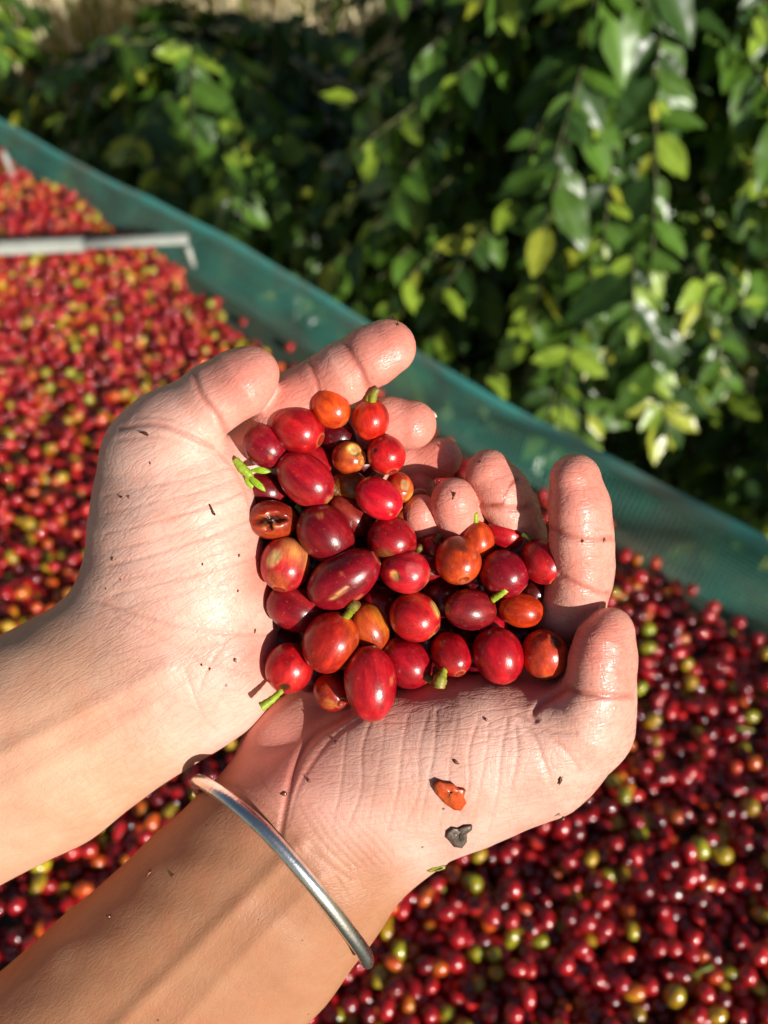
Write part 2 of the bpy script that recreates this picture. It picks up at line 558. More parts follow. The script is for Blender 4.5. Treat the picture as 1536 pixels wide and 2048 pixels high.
def poisson(rmin, x0, x1, y0, y1, ok, tries=60000, seed=3):
    r = np.random.default_rng(seed)
    g = {}; cell = rmin / 1.4143; out = []
    for _ in range(tries):
        x = r.uniform(x0, x1); y = r.uniform(y0, y1)
        if not ok(x, y): continue
        i, j = int((x - x0) / cell), int((y - y0) / cell)
        bad = False
        for a_ in range(i - 2, i + 3):
            for b_ in range(j - 2, j + 3):
                q = g.get((a_, b_))
                if q is not None and (q[0] - x) ** 2 + (q[1] - y) ** 2 < rmin * rmin: bad = True; break
            if bad: break
        if not bad:
            g[i, j] = (x, y); out.append((x, y))
    return out


def edge_gap(s):       # bare net floor between the heap and the side
    return .002 + .050 * math.exp(-((s - .72) / .16) ** 2) + .008 * math.sin(s * 23) + .006 * math.sin(s * 51)


def in_bed(x, y):
    d = Vector((x, y, 0)) - Vector((E1.x, E1.y, 0))
    s = d.dot(EDIR); o = d.dot(EOUT)
    if o > -edge_gap(s): return False
    pr = project((x, y, BED_Z))
    return pr is not None and -1100 < pr[0] < 2500 and -50 < pr[1] < 2900


HANDPOLY = [(-50, 1270), (180, 1180), (190, 900), (250, 830), (540, 690), (760, 640), (830, 650), (830, 720), (880, 850), (930, 900), (1060, 930),
            (1100, 920), (1200, 920), (1230, 1190), (1270, 1240), (1275, 1420), (1140, 1640), (880, 1740), (740, 1880), (610, 2080), (-50, 2080), (-50, 1960),
            (400, 1580), (440, 1500), (-50, 1780)]


def in_poly(x, y, poly):
    c_ = False; j = len(poly) - 1
    for i in range(len(poly)):
        xi, yi = poly[i]; xj, yj = poly[j]
        if (yi > y) != (yj > y) and x < (xj - xi) * (y - yi) / (yj - yi) + xi: c_ = not c_
        j = i
    return c_


top_pts = poisson(.0112, -1.75, .8, -.12, 2.1, in_bed, 330000, 3)
low_pts = []
for j_ in range(245):
    for i_ in range(240):
        x_ = -1.75 + (i_ + .5 * (j_ % 2)) * .0108 + rng.normal() * .0012; y_ = -.12 + j_ * .0094 + rng.normal() * .0012
        if in_bed(x_, y_): low_pts.append((x_, y_))
items = []
r_ = np.random.default_rng(21)
for lay, pts in ((0, top_pts), (1, low_pts)):
    for (x, y) in pts:
        far = math.hypot(x, y)
        if lay == 0 and r_.random() < (.42 if y < .75 else .20): continue
        hump = .006 * math.sin(x * 9 + 1) * math.sin(y * 7) 
        z = BED_Z - .006 - lay * (.0150 if y < .75 else .0110) + r_.normal() * (.0052 if y < .75 else .0036) + hump
        pr = project((x, y, z))
        vis = pr is not None and -12 < pr[0] < 1548 and -12 < pr[1] < 2060 and not in_poly(pr[0], pr[1], HANDPOLY)
        items.append((x, y, z, lay, vis, pr[2] if pr else 9))
for _ in range(70):      # strays on the bare net
    s = r_.uniform(.2, 1.2); o = -r_.uniform(.004, .09)
    p = edge(s, o); 
    pr = project((p.x, p.y, BED_Z - .02))
    items.append((p.x, p.y, BED_Z - .020, 0, False, pr[2]))
order = sorted([i for i, it in enumerate(items) if it[4] and it[3] == 0], key=lambda i: items[i][5])
SINGLE = set(order[:300])
LAB = {'dark red': 'dark red ripe coffee cherry lying loose in the drying bed', 'bright red': 'bright red ripe coffee cherry lying loose in the drying bed',
       'red and orange': 'red coffee cherry with orange cheek lying loose in the drying bed', 'orange': 'orange half-ripe coffee cherry lying loose in the drying bed',
       'yellow': 'yellow coffee cherry lying loose among red ones in the drying bed', 'green': 'green unripe coffee cherry lying loose among red ones in the drying bed'}
SV, SF, SCOL = [], [], []
nv_tot = 0
for i, (x, y, z, lay, vis, dep) in enumerate(items):
    ki = int(r_.choice(len(KINDS), p=PROB)); v_ = int(r_.integers(4))
    if dep > .75 and r_.random() < .5 and ki < 2: ki = int(r_.choice([1, 1, 2, 2, 3]))
    a_ = r_.uniform(.0056, .0086); b_ = r_.uniform(.0050, .0069)
    q = Matrix.Rotation(r_.uniform(0, 6.28), 3, 'Z') @ Matrix.Rotation(math.radians(r_.uniform(35, 110)), 3, 'X')
    if i in SINGLE:
        o = bpy.data.objects.new('coffee_cherry', var_mesh(ki, v_))
        COL.objects.link(o)
        o.matrix_world = Matrix.Translation((x, y, z)) @ q.to_4x4() @ Matrix.Diagonal((b_ * 1000, b_ * 1000, a_ * 1000, 1))
        tag(o, LAB[KINDS[ki][0]], 'coffee cherry', KINDS[ki][0] + ' cherries loose in the drying bed')
    else:
        P, Q, T, c_ = VAR[ki, v_, 'lo']
        M = np.array(q) @ np.diag((b_, b_, a_))
        SV.append(P @ M.T + np.array([x, y, z])); SCOL.append(c_)
        SF += [tuple(t + nv_tot for t in f) for f in Q] + [tuple(t + nv_tot for t in f) for f in T]
        nv_tot += len(P)
tag(mesh_obj('cherry_heap', make_mesh('cherry_heap', np.concatenate(SV), SF, M_BED, col=np.concatenate(SCOL))),
    'thick layer of red, orange and yellow coffee cherries filling the drying bed', 'coffee cherries', None, 'stuff')
print('cherries', len(items), len(SINGLE))
# bits of green stalk and leaf lying in the heap
tv, tf, tcol = [], [], []; nb = 0
for i in range(260):
    it = items[int(r_.integers(len(top_pts) * 8 // 10))]
    p = Vector((it[0], it[1], BED_Z + .001)); d = Vector((r_.normal(), r_.normal(), .25)).normalized() * r_.uniform(.004, .010)
    V, Fs = tube([p - d, p + Vector((0, 0, .001)), p + d], [.0009, .0012, .0018], 6)
    tv += V; tf += [tuple(a + nb for a in f) for f in Fs]; nb += len(V)
    tcol += [lin(120, 140, 40) if i % 3 else lin(120, 90, 50)] * len(V)
tag(mesh_obj('stalk_bits', make_mesh('stalk_bits', tv, tf, M_STEM, col=np.array(tcol))), 'short green stalk bits strewn over the cherries in the bed', 'stalks', None, 'stuff')

# ================================================================== bushes behind the bed
G_DK = np.array((.036, .082, .016)); G_MD = np.array((.072, .150, .018)); G_LT = np.array((.21, .31, .03)); G_YL = np.array((.36, .40, .04))


def leaf_mesh(seed, col):
    """coffee leaf: pointed ellipse, wavy margin, sunk midrib and side veins, drooping tip"""
    r = np.random.default_rng(seed)
    ns, nc = 9, 6
    V = []; cc = []
    wv = r.uniform(4, 7); ph = r.uniform(0, 6); droop = r.uniform(.1, .45); fold = r.uniform(.10, .35)
    for i in range(ns + 1):
        t = i / ns
        wd = .245 * (math.sin(math.pi * t ** .85)) ** .8 * (1 - .35 * t ** 5) + (.004 if 0 < i < ns else 0)
        if i == ns: wd = .002
        for j in range(nc + 1):
            s = j / nc * 2 - 1
            z = fold * wd * abs(s) - droop * t * t * .5 + .022 * math.sin(wv * math.pi * t + ph + (1.5 if s > 0 else 0)) * abs(s) ** 1.5
            z += .010 * math.cos(2 * math.pi * (t * 7 - abs(s) * .9)) * (1 - abs(s)) * (abs(s) > .01)
            if j == nc // 2: z -= .008
            V.append((s * wd, t, z))
            v = 1.0 + (.35 if j == nc // 2 else 0) + .08 * r.normal()
            cc.append(col * v)
    Q = [(i * (nc + 1) + j, i * (nc + 1) + j + 1, (i + 1) * (nc + 1) + j + 1, (i + 1) * (nc + 1) + j) for i in range(ns) for j in range(nc)]
    return np.array(V), Q, np.clip(np.array(cc), .003, 1)


M_TWIG = mat_col('green_bark', .7, .3, col=(.09, .10, .035), noise=(80., .6))
LEAFV = []
for i in range(14):
    rr_ = np.random.default_rng(900 + i)
    base = [G_DK, G_MD, G_MD, G_DK, G_MD * 1.3, G_LT, G_DK * 1.2][i % 7] * rr_.uniform(.85, 1.2)
    if i in (6,): base = G_YL
    if i == 13: base = np.array((.30, .15, .05))
    LEAFV.append(leaf_mesh(i, base))
LEAFME = [make_mesh('leaf', V, Q, M_LEAF, col=c_) for V, Q, c_ in LEAFV]
LW = np.array([1.0] * 14); LW[6] = .5; LW[13] = .015; LW[5] = .9; LW[12] = .9; LW /= LW.sum()


def coffee_bush(x, y, H, R, seed, label, group, nbr=60, size=(.045, .085), singles=300, net_clear=.10):
    r = np.random.default_rng(seed)
    zg = ground_z(x, y)
    root = empty('coffee_bush', (x, y, zg))
    tag(root, label, 'coffee bush', group)
    base = Vector((x, y, zg))
    V, Fs = tube([(0, 0, -.05), (.01, .01, H * .4), (-.01, .0, H * .75), (.0, .01, H * .97)], [.022, .018, .012, .004], 8)
    mesh_obj('trunk', make_mesh('trunk', V, Fs, M_WOOD), root)
    BV, BF, nb_ = [], [], 0
    L = []
    for b in range(nbr):
        hh = H * (.10 + .88 * (b + r.random()) / nbr)
        az = b * 2.399 + r.normal() * .25
        prof = (1 - (max(hh / H - .45, 0) / .62) ** 2) ** .5 * (.75 + .25 * min(1, hh / H / .3))
        Lb = R * prof * r.uniform(.75, 1.1)
        d = Vector((math.cos(az), math.sin(az), 0))
        up0 = r.uniform(.2, .55); dr = r.uniform(.4, .85)
        P = [Vector((0, 0, hh)) + d * (Lb * t) + Vector((0, 0, 1)) * Lb * (up0 * t - dr * t * t) for t in np.linspace(0, 1, 8)]
        P = [p if p.z > .04 else Vector((p.x, p.y, .04)) for p in P]
        V, Fs = tube(P, [.0045, .004, .0036, .0032, .0028, .0025, .002, .0015], 5)
        BV += V; BF += [tuple(a + nb_ for a in f) for f in Fs]; nb_ += len(V)
        nn = max(3, int(Lb / .024))
        for q in range(nn):
            t = .10 + .90 * (q + .5) / nn
            f = t * 7; i = min(int(f), 6); p = P[i].lerp(P[i + 1], f - i); tg = (P[i + 1] - P[i]).normalized()
            side = tg.cross(Vector((0, 0, 1))).normalized()
            for sg in (-1, 1):
                if r.random() < .06: continue
                dirv = (tg * r.uniform(.2, .7) + side * sg * r.uniform(.5, .9) + Vector((0, 0, -1)) * r.uniform(-.15, .85)).normalized()
                if q == nn - 1 and r.random() < .7: dirv = (tg + Vector((0, 0, r.uniform(-.3, .8)))).normalized()
                nrm = (Vector((0, 0, 1)) + d * r.uniform(.1, .9) + Vector((r.normal(), r.normal(), r.normal())) * .3)
                nrm = (nrm - dirv * nrm.dot(dirv)).normalized()
                xs = dirv.cross(nrm)
                ln = (r.uniform(*size) if r.random() > .10 else r.uniform(.09, .125)) * (.65 if q == nn - 1 else 1)
                vi = int(r.choice(14, p=LW))
                if ln > .088 and vi in (5, 6, 12, 13): vi = int(r.choice([0, 1, 2, 3, 8]))
                if q == nn - 1 and r.random() < .5: vi = int(r.choice([5, 12, 6]))
                wp = base + p
                o = (wp - E1).dot(EOUT)
                if net_clear > 0 and (o < net_clear or (wp + dirv * ln - E1).dot(EOUT) < .03): continue
                if net_clear < 0 and wp.z < .95: continue
                L.append((p, xs, dirv, nrm, ln, vi))
    mesh_obj('branches', make_mesh('branches', BV, BF, M_TWIG), root)['kind'] = 'stuff'
    vis = []
    for i, l in enumerate(L):
        pr = project(base + l[0] + l[2] * l[4] * .5)
        if pr and -40 < pr[0] < 1576 and -40 < pr[1] < 1150:
            pe = None
            vis.append((pr[2] + .25 * r.random(), i))
    vis.sort()
    pick = set(i for _, i in vis[:singles])
    SV, SF, SCc, n_ = [], [], [], 0
    for i, (p, xs, dv, nr, ln, vi) in enumerate(L):
        M = Matrix((xs, dv, nr)).transposed()
        if i in pick:
            o = bpy.data.objects.new('leaf', LEAFME[vi]); COL.objects.link(o); o.parent = root
            o.matrix_local = Matrix.Translation(p) @ (M * ln).to_4x4()
        else:
            V, Q, c_ = LEAFV[vi]
            SV.append(V * ln @ np.array(M).T + np.array(p)); SCc.append(c_)
            SF.append(np.array(Q) + n_); n_ += len(V)
    if SV:
        mesh_obj('foliage', make_mesh('foliage', np.concatenate(SV), np.concatenate(SF), M_LEAF, col=np.concatenate(SCc)), root)['kind'] = 'stuff'
    print('bush', len(L), len(pick))
    return root


GB = 'coffee bushes behind the drying bed'
coffee_bush(.40, 1.52, 1.25, .56, 1, 'big sunlit coffee bush with large glossy leaves, close behind the net', GB, 300, (.036, .078))
coffee_bush(-.42, 2.0, .74, .62, 2, 'low dark coffee bush in the shade behind the far half of the net', GB, 150)
coffee_bush(-1.50, 2.75, .85, .46, 3, 'small coffee bush with green leaves at the far end of the net', GB, 110, singles=180)
coffee_bush(1.30, 2.05, 1.35, .62, 4, 'coffee bush behind the big sunlit one, showing beyond its right flank', GB, 120, singles=120)
coffee_bush(.30, 2.65, .64, .50, 5, 'coffee bush half hidden between the dark low one and the big sunlit one', GB, 110, singles=150)
coffee_bush(-.70, 2.75, .50, .50, 6, 'coffee bush of the second row behind the dark low one', GB, 110, singles=150)

coffee_bush(.98, 1.00, .56, .40, 8, 'low leafy coffee bush close to the net in front of the big sunlit one', GB, 130, (.04, .08), singles=150)
# unseen tree added behind the viewer, its narrow crown shaped to shade the low bush
st_ = coffee_bush(1.545, -.81, 2.05, .13, 7, 'unseen slender coffee tree added behind the viewer to shade the low dark bush', GB, 190, size=(.06, .10), singles=0, net_clear=-9)

# dry grass beyond
gv, gf, gc = [], [], []; n_ = 0
rg = np.random.default_rng(31)
for i in range(11000):
    y = rg.uniform(2.9, 6.5); x = rg.uniform(-4.2, 2.4)
    h = rg.uniform(.25, .75) * (1.25 if (x < -1 and y < 4.5) else 1); a = rg.uniform(0, 6.28); wd = rg.uniform(.004, .010)
    le = Vector((rg.normal() * .16, rg.normal() * .16, 1)).normalized()
    bend = Vector((rg.normal() * .25, rg.normal() * .25, 0))
    s = Vector((math.cos(a), math.sin(a), 0)) * wd
    p = Vector((x, y, ground_z(x, y) - .01))
    mid = p + le * h * .6; tip = p + le * h + bend * h
    gv += [p - s, p + s, mid - s * .8, mid + s * .8, tip]
    gf += [(n_, n_ + 1, n_ + 3), (n_, n_ + 3, n_ + 2), (n_ + 2, n_ + 3, n_ + 4)]; n_ += 5
    cg = (np.array((.70, .60, .38)) if rg.random() < .75 else np.array((.20, .24, .06))) * rg.uniform(.7, 1.25)
    gc += [cg] * 5
M_GRASS = mat_col('dry_grass', .7, .2, transl=.15)
tag(mesh_obj('dry_grass', make_mesh('dry_grass', [tuple(q) for q in gv], gf, M_GRASS, col=np.array(gc))), 'tall dry straw coloured grass growing beyond the coffee bushes', 'dry grass', None, 'stuff')


# ================================================================== hands
VOX = 3.2


class Field:
    def __init__(s, lo, hi):
        s.lo = np.array(lo, float); s.n = np.ceil((np.array(hi) - s.lo) / VOX).astype(int) + 1
        s.ax = [s.lo[i] + VOX * np.arange(s.n[i], dtype=np.float32) for i in range(3)]
        s.F = np.full(tuple(s.n), 400.0, np.float32)

    def clone(s):
        f = Field.__new__(Field); f.lo = s.lo; f.n = s.n; f.ax = s.ax
        f.F = np.full(tuple(s.n), 400.0, np.float32); return f

    def seg(s, a, b, k=20.0, flat=1.0):
        """round cone a->b, each (u,v,w,r); flat<1 squeezes it along w"""
        a = np.array(a, float); b = np.array(b, float)
        R = max(a[3], b[3]) + k * 1.6 + 10
        lo = np.minimum(a[:3], b[:3]) - R; hi = np.maximum(a[:3], b[:3]) + R
        sl_ = []
        for i in range(3):
            i0 = max(0, int((lo[i] - s.lo[i]) / VOX)); i1 = min(s.n[i], int((hi[i] - s.lo[i]) / VOX) + 2)
            if i1 <= i0: return s
            sl_.append(slice(i0, i1))
        sl_ = tuple(sl_)
        u = s.ax[0][sl_[0]][:, None, None]; v = s.ax[1][sl_[1]][None, :, None]; w_ = s.ax[2][sl_[2]][None, None, :]
        sc = np.array([1, 1, 1 / flat]); A = a[:3] * sc; B = b[:3] * sc; ba = B - A
        w_ = w_ / flat
        L2 = float(ba @ ba) + 1e-6
        t = np.clip(((u - A[0]) * ba[0] + (v - A[1]) * ba[1] + (w_ - A[2]) * ba[2]) / L2, 0, 1)
        d = np.sqrt((u - A[0] - t * ba[0]) ** 2 + (v - A[1] - t * ba[1]) ** 2 + (w_ - A[2] - t * ba[2]) ** 2) - (a[3] + (b[3] - a[3]) * t)
        d = d * (flat if flat < 1 else 1)
        s.F[sl_] = smin(s.F[sl_], d.astype(np.float32), k)
        return s

    def chain(s, pts, k=14.0, flat=1.0):
        for a, b in zip(pts[:-1], pts[1:]): s.seg(a, b, k, flat)
        return s

    def join(s, other, k):
        s.F = smin(s.F, other.F, k) if k > 0 else np.minimum(s.F, other.F)
        return s

    def mesh(s):
        Fd = s.F; inside = Fd < 0
        nx, ny, nz = Fd.shape
        cnt = np.zeros((nx - 1, ny - 1, nz - 1), np.uint8)
        for dx in (0, 1):
            for dy in (0, 1):
                for dz in (0, 1):
                    cnt += inside[dx:nx - 1 + dx, dy:ny - 1 + dy, dz:nz - 1 + dz]
        act = (cnt > 0) & (cnt < 8)
        I = np.argwhere(act)
        idx = np.full(act.shape, -1, np.int32); idx[act] = np.arange(len(I))
        cor = np.array([(x, y, z) for x in (0, 1) for y in (0, 1) for z in (0, 1)])
        vals = np.stack([Fd[I[:, 0] + c[0], I[:, 1] + c[1], I[:, 2] + c[2]] for c in cor], 1)
        acc = np.zeros((len(I), 3)); n = np.zeros(len(I))
        for a in range(8):
            for b in range(a + 1, 8):
                if abs(cor[a] - cor[b]).sum() != 1: continue
                m = (vals[:, a] < 0) != (vals[:, b] < 0)
                t = np.where(m, vals[:, a] / np.where(m, vals[:, a] - vals[:, b], 1), 0)
                acc += np.where(m[:, None], cor[a] + t[:, None] * (cor[b] - cor[a]), 0); n += m
        P = s.lo + VOX * (I + acc / n[:, None])
        quads = []
        for ax in range(3):
            o1, o2 = [(1, 2), (2, 0), (0, 1)][ax]
            sa = [slice(None)] * 3; sb = [slice(None)] * 3
            sa[ax] = slice(0, -1); sb[ax] = slice(1, None)
            A = inside[tuple(sa)]; B = inside[tuple(sb)]
            E = np.argwhere(A != B)
            ok = (E[:, o1] > 0) & (E[:, o2] > 0) & (E[:, o1] < Fd.shape[o1] - 1) & (E[:, o2] < Fd.shape[o2] - 1)
            E = E[ok]
            s1 = np.zeros(3, int); s1[o1] = 1; s2 = np.zeros(3, int); s2[o2] = 1
            g = lambda X: idx[X[:, 0], X[:, 1], X[:, 2]]
            q = np.stack([g(E - s1 - s2), g(E - s2), g(E), g(E - s1)], 1)
            flip = ~A[E[:, 0], E[:, 1], E[:, 2]]
            q[flip] = q[flip][:, ::-1]
            quads.append(q)
        Qd = np.concatenate(quads)
        # normals from the field gradient
        ii = np.clip(np.round((P - s.lo) / VOX).astype(int), 1, np.array(Fd.shape) - 2)
        G = np.stack([Fd[ii[:, 0] + 1, ii[:, 1], ii[:, 2]] - Fd[ii[:, 0] - 1, ii[:, 1], ii[:, 2]],
                      Fd[ii[:, 0], ii[:, 1] + 1, ii[:, 2]] - Fd[ii[:, 0], ii[:, 1] - 1, ii[:, 2]],
                      Fd[ii[:, 0], ii[:, 1], ii[:, 2] + 1] - Fd[ii[:, 0], ii[:, 1], ii[:, 2] - 1]], 1)
        G /= np.linalg.norm(G, axis=1)[:, None] + 1e-9
        return P, Qd, G


def smin(a, b, k):
    h = np.maximum(k - np.abs(a - b), 0) / k
    return np.minimum(a, b) - h * h * k * .25


def poly_dist(P2, line):
    d = np.full(len(P2), 1e9); line = np.array(line, float)
    for a, b in zip(line[:-1], line[1:]):
        ba = b - a
        t = np.clip(((P2 - a) @ ba) / (ba @ ba), 0, 1)
        d = np.minimum(d, np.hypot(*(P2 - a - t[:, None] * ba).T))
    return d


PALM = lin(227, 183, 167); PINK = lin(222, 138, 122); TAN = lin(210, 165, 137); DEEP = lin(222, 136, 118)


def finish_hand(fld, creases, tone, parent, label, wrist, dirn, wrinkle, axis):
    P, Qd, G = fld.mesh()
    for it in range(2):      # settle the net a little
        acc = np.zeros_like(P); n = np.zeros(len(P))
        for a, b in ((0, 1), (1, 2), (2, 3), (3, 0)):
            np.add.at(acc, Qd[:, a], P[Qd[:, b]]); np.add.at(n, Qd[:, a], 1)
        P = P * .5 + .5 * acc / np.maximum(n, 1)[:, None]
    # carry the forearm on towards the elbow, outside the field's box
    ed = np.concatenate([Qd[:, [0, 1]], Qd[:, [1, 2]], Qd[:, [2, 3]], Qd[:, [3, 0]]]).astype(np.int64)
    nk = len(P) + 1
    bd = ed[~np.isin(ed[:, 0] * nk + ed[:, 1], ed[:, 1] * nk + ed[:, 0])]
    bi = np.unique(bd); mp = np.full(len(P), -1); mp[bi] = np.arange(len(bi)); cen = P[bi].mean(0)
    prev = bi
    for j, (f, sc_) in enumerate(((70, 1.02), (190, 1.05), (380, 1.09), (620, 1.12), (860, 1.10), (1080, 1.02), (1200, .86), (1270, .6), (1300, .25), (1305, .02))):
        new = len(P) + np.arange(len(bi))
        P = np.concatenate([P, cen + (P[bi] - cen) * sc_ + np.array(axis) * f]); G = np.concatenate([G, G[bi]])
        Qd = np.concatenate([Qd, np.stack([prev[mp[bd[:, 1]]], prev[mp[bd[:, 0]]], new[mp[bd[:, 0]]], new[mp[bd[:, 1]]]], 1)]); prev = new
    front = np.clip(-G[:, 2] * 2.5 + .35, 0, 1)
    cr = np.zeros(len(P)); disp = np.zeros(len(P)); rid = np.zeros(len(P))
    for line, depth, width, wlo, whi in creases:
        L = curve_pts(line, max(8, len(line) * 5))
        lo = L.min(0) - 70; hi = L.max(0) + 70
        m = (P[:, 0] > lo[0]) & (P[:, 0] < hi[0]) & (P[:, 1] > lo[1]) & (P[:, 1] < hi[1]) & (P[:, 2] > wlo) & (P[:, 2] < whi) & (front > 0)
        if not m.any(): continue
        d = poly_dist(P[m][:, :2], L)
        g = np.exp(-(d / (width * .78)) ** 2) * front[m]
        if depth < 0:           # a tendon: a soft ridge
            rid[m] += depth * g; continue
        disp[m] = np.maximum(disp[m], depth * g * (.55 if depth < 3.5 else .75)); cr[m] = np.maximum(cr[m], g * (min(1, depth / 4) if depth > 3.4 else depth * .11))
    disp += rid + (1.5 * noise3(P, .045, 3, 2) + 2.2 * noise3(P, .022, 4, 2)) * front
    P = P - G * disp[:, None]
    col, wet = tone(P, G)
    co = hp_np(P)
    O = np.array(hp_np(np.array([wrist], float))[0])
    mw = Matrix.Translation(CAM + CROT @ Vector(O)) @ CROT.to_4x4()
    me = make_mesh('arm', co - O, Qd, M_SKIN, col=col, attrs={'crease': np.clip(cr, 0, 1), 'wet': wet, 'wrinkle': wrinkle(P, G), 'dirn': dirn(P)})
    o = mesh_obj('arm', me)
    o.parent = parent
    o.matrix_world = mw
    o['label'] = label
    return o


person = empty('person', hp(200, 1700, 150))
tag(person, "person's two bare arms reaching in with wet hands cupped around red cherries", 'person')
bpy.context.view_layer.update()

# ---- arm A: palm up, thumb over the cherries
fa = Field((-330, 560, -190), (960, 1960, 330))
palm = fa.clone()
palm.chain([(-620, 1790, 170, 250), (-260, 1640, 130, 236), (60, 1490, 105, 222), (250, 1370, 92, 205), (340, 1300, 92, 192)], 10, .72)
palm.seg((340, 1300, 90, 186), (352, 1130, 68, 165), 60, .80)        # thenar
palm.seg((352, 1130, 68, 165), (345, 1010, 50, 153), 60, .85)
palm.seg((345, 1010, 50, 153), (322, 915, 34, 118), 50, .92)
palm.seg((400, 1330, 110, 148), (395, 1230, 110, 150), 50, .8)        # heel
for m_ in ((505, 930, 118, 70), (590, 1010, 160, 66), (640, 1100, 178, 64), (650, 1210, 178, 62)):
    palm.seg((380, 1290, 130, 110), m_, 40, .8)
palm.seg((330, 960, 60, 90), (505, 930, 118, 66), 45)
thumb = fa.clone()
thumb.chain([(318, 905, 22, 100), (345, 862, 4, 88), (420, 800, -24, 68), (432, 793, -28, 66), (480, 765, -34, 68), (503, 748, -34, 56)], 16)
f_i = fa.clone().chain([(505, 930, 112, 76), (570, 830, 62, 70), (600, 803, 48, 66), (648, 768, 26, 57), (690, 744, 10, 62), (718, 728, 2, 55), (742, 714, -4, 60), (776, 694, -6, 56)], 12)
f_m = fa.clone().chain([(590, 1010, 160, 64), (690, 868, 112, 54), (740, 848, 84, 48), (780, 846, 66, 51), (825, 849, 56, 48)], 12)
f_r = fa.clone().chain([(640, 1100, 178, 62), (745, 940, 158, 48), (820, 920, 128, 40), (884, 916, 108, 40)], 12)
f_p = fa.clone().chain([(650, 1210, 178, 60), (755, 1010, 160, 40), (800, 985, 138, 33), (838, 970, 118, 31)], 12)
fing = fa.clone()
for f in (f_i, f_m, f_r, f_p): fing.join(f, 3)
palm.join(fing, 34).join(thumb, 26)
CR_A = []
for i, (v0, v1, dp) in enumerate(((985, 930, 1.6), (1020, 955, 1.8), (1060, 985, 2.2), (1095, 1020, 1.5), (1125, 1045, 3.0), (1160, 1085, 1.6), (1185, 1120, 2.4), (1215, 1150, 1.6))):
    CR_A.append(([(205 + i * 3, v0 + 6), (300, v0 - 14), (400, (v0 + v1) / 2 - 6), (490 + i * 3, v1 - 6)], dp, 4.5, -200, 100))
CR_A += [([(330, 1340), (160, 1430), (-60, 1540)], -4.5, 26, -300, 150), ([(300, 1420), (140, 1510), (-60, 1620)], -3, 24, -300, 150), ([(190, 1200), (300, 1236), (400, 1262), (535, 1268)], 3.0, 6, -200, 120), ([(230, 1232), (330, 1282), (420, 1330), (500, 1350)], 2.2, 5, -200, 120),
         ([(300, 1262), (380, 1296), (470, 1270), (540, 1200)], 2.0, 5, -200, 120), ([(390, 1400), (420, 1330), (470, 1260)], 1.8, 5, -200, 120),
         ([(420, 1430), (460, 1360), (515, 1290)], 1.8, 5, -200, 120), ([(370, 1340), (400, 1420), (430, 1460)], 1.8, 5, -200, 120),
         ([(386, 748), (402, 790), (432, 828), (452, 862)], 4.5, 9, -300, 60), ([(392, 760), (415, 800), (448, 846)], 2, 5, -300, 60),
         ([(240, 855), (310, 848), (370, 868), (425, 895)], 4.0, 8, -200, 90), ([(235, 880), (310, 872), (380, 893), (430, 905)], 2.5, 6, -200, 90),
         ([(270, 835), (340, 838), (400, 872)], 2.5, 6, -200, 90), ([(425, 895), (470, 940), (498, 1000), (510, 1060)], 3, 7, -200, 90),
         ([(618, 722), (632, 760), (640, 800)], 4.5, 8, -200, 60), ([(628, 728), (645, 770), (652, 800)], 2.5, 5, -200, 60),
         ([(690, 685), (705, 715), (722, 745), (735, 775)], 5, 9, -200, 60), ([(712, 720), (728, 745), (742, 762)], 2, 5, -200, 60)]


def tone_a(P, G):
    # along the arm: tan on the forearm, pale pink in the palm
    ax = np.array([0.86, -.5]); d = (P[:, :2] - np.array([330, 1300])) @ ax
    f = sstep(-230, 40, d + 25 * noise3(P, .02, 5, 2))
    # the back of the hand is tan as well
    f = f * (1 - .8 * sstep(-.1, .55, G[:, 2]))
    c = TAN[None] * (1 - f[:, None]) + PALM[None] * f[:, None]
    tips = np.zeros(len(P))
    for p, r in (((500, 750), 110), ((770, 690), 130), ((830, 850), 90), ((880, 915), 90), ((838, 970), 60), ((620, 800), 110), ((520, 1150), 60), ((500, 1320), 70)):
        tips = np.maximum(tips, np.exp(-(np.hypot(*(P[:, :2] - p).T) / r) ** 2))
    tips *= .9
    c = c * (1 - tips[:, None]) + PINK[None] * tips[:, None]
    wet = .2 + .38 * np.exp(-(np.hypot(P[:, 0] - 380, P[:, 1] - 1220) / 110) ** 2) + .7 * np.exp(-(np.hypot(P[:, 0] - 475, P[:, 1] - 770) / 90) ** 2) + .7 * sstep(560, 640, P[:, 0])
    return c, np.clip(wet, 0, 1) * sstep(-330, -60, d)


arm_a = finish_hand(palm, CR_A, tone_a, person, 'pale arm without a bangle, its thumb resting over the cupped cherries', (330, 1320, 90),
                    lambda P: np.full(len(P), 1.05) , lambda P, G: .85 - .45 * sstep(250, 20, P[:, 0]), (-.86, .48, .22))
del palm, fing, thumb, f_i, f_m, f_r, f_p

# ---- arm B: lower arm with the bangle
fb = Field((-120, 840, -230), (1350, 2330, 330))
palm = fb.clone()
palm.chain([(-120, 2420, 200, 300), (130, 2190, 165, 272), (300, 2020, 140, 254), (470, 1850, 118, 240), (570, 1740, 108, 226), (640, 1670, 104, 200)], 10, .74)
palm.seg((655, 1640, 100, 178), (800, 1560, 88, 172), 60, .80)         # thenar
palm.seg((800, 1560, 88, 172), (950, 1520, 70, 158), 60, .85)
palm.seg((950, 1520, 70, 158), (1080, 1500, 55, 130), 50, .9)
palm.seg((1080, 1500, 55, 130), (1168, 1455, 40, 100), 40, .95)
palm.seg((545, 1600, 130, 105), (585, 1500, 128, 98), 26, .9)      # hypothenar
palm.seg((585, 1500, 128, 98), (650, 1440, 140, 80), 26, .9)
for m_ in ((800, 1240, 195, 60), (900, 1245, 195, 62), (1010, 1262, 175, 66), (1110, 1300, 130, 72)):
    palm.seg((680, 1560, 150, 100), m_, 40, .8)
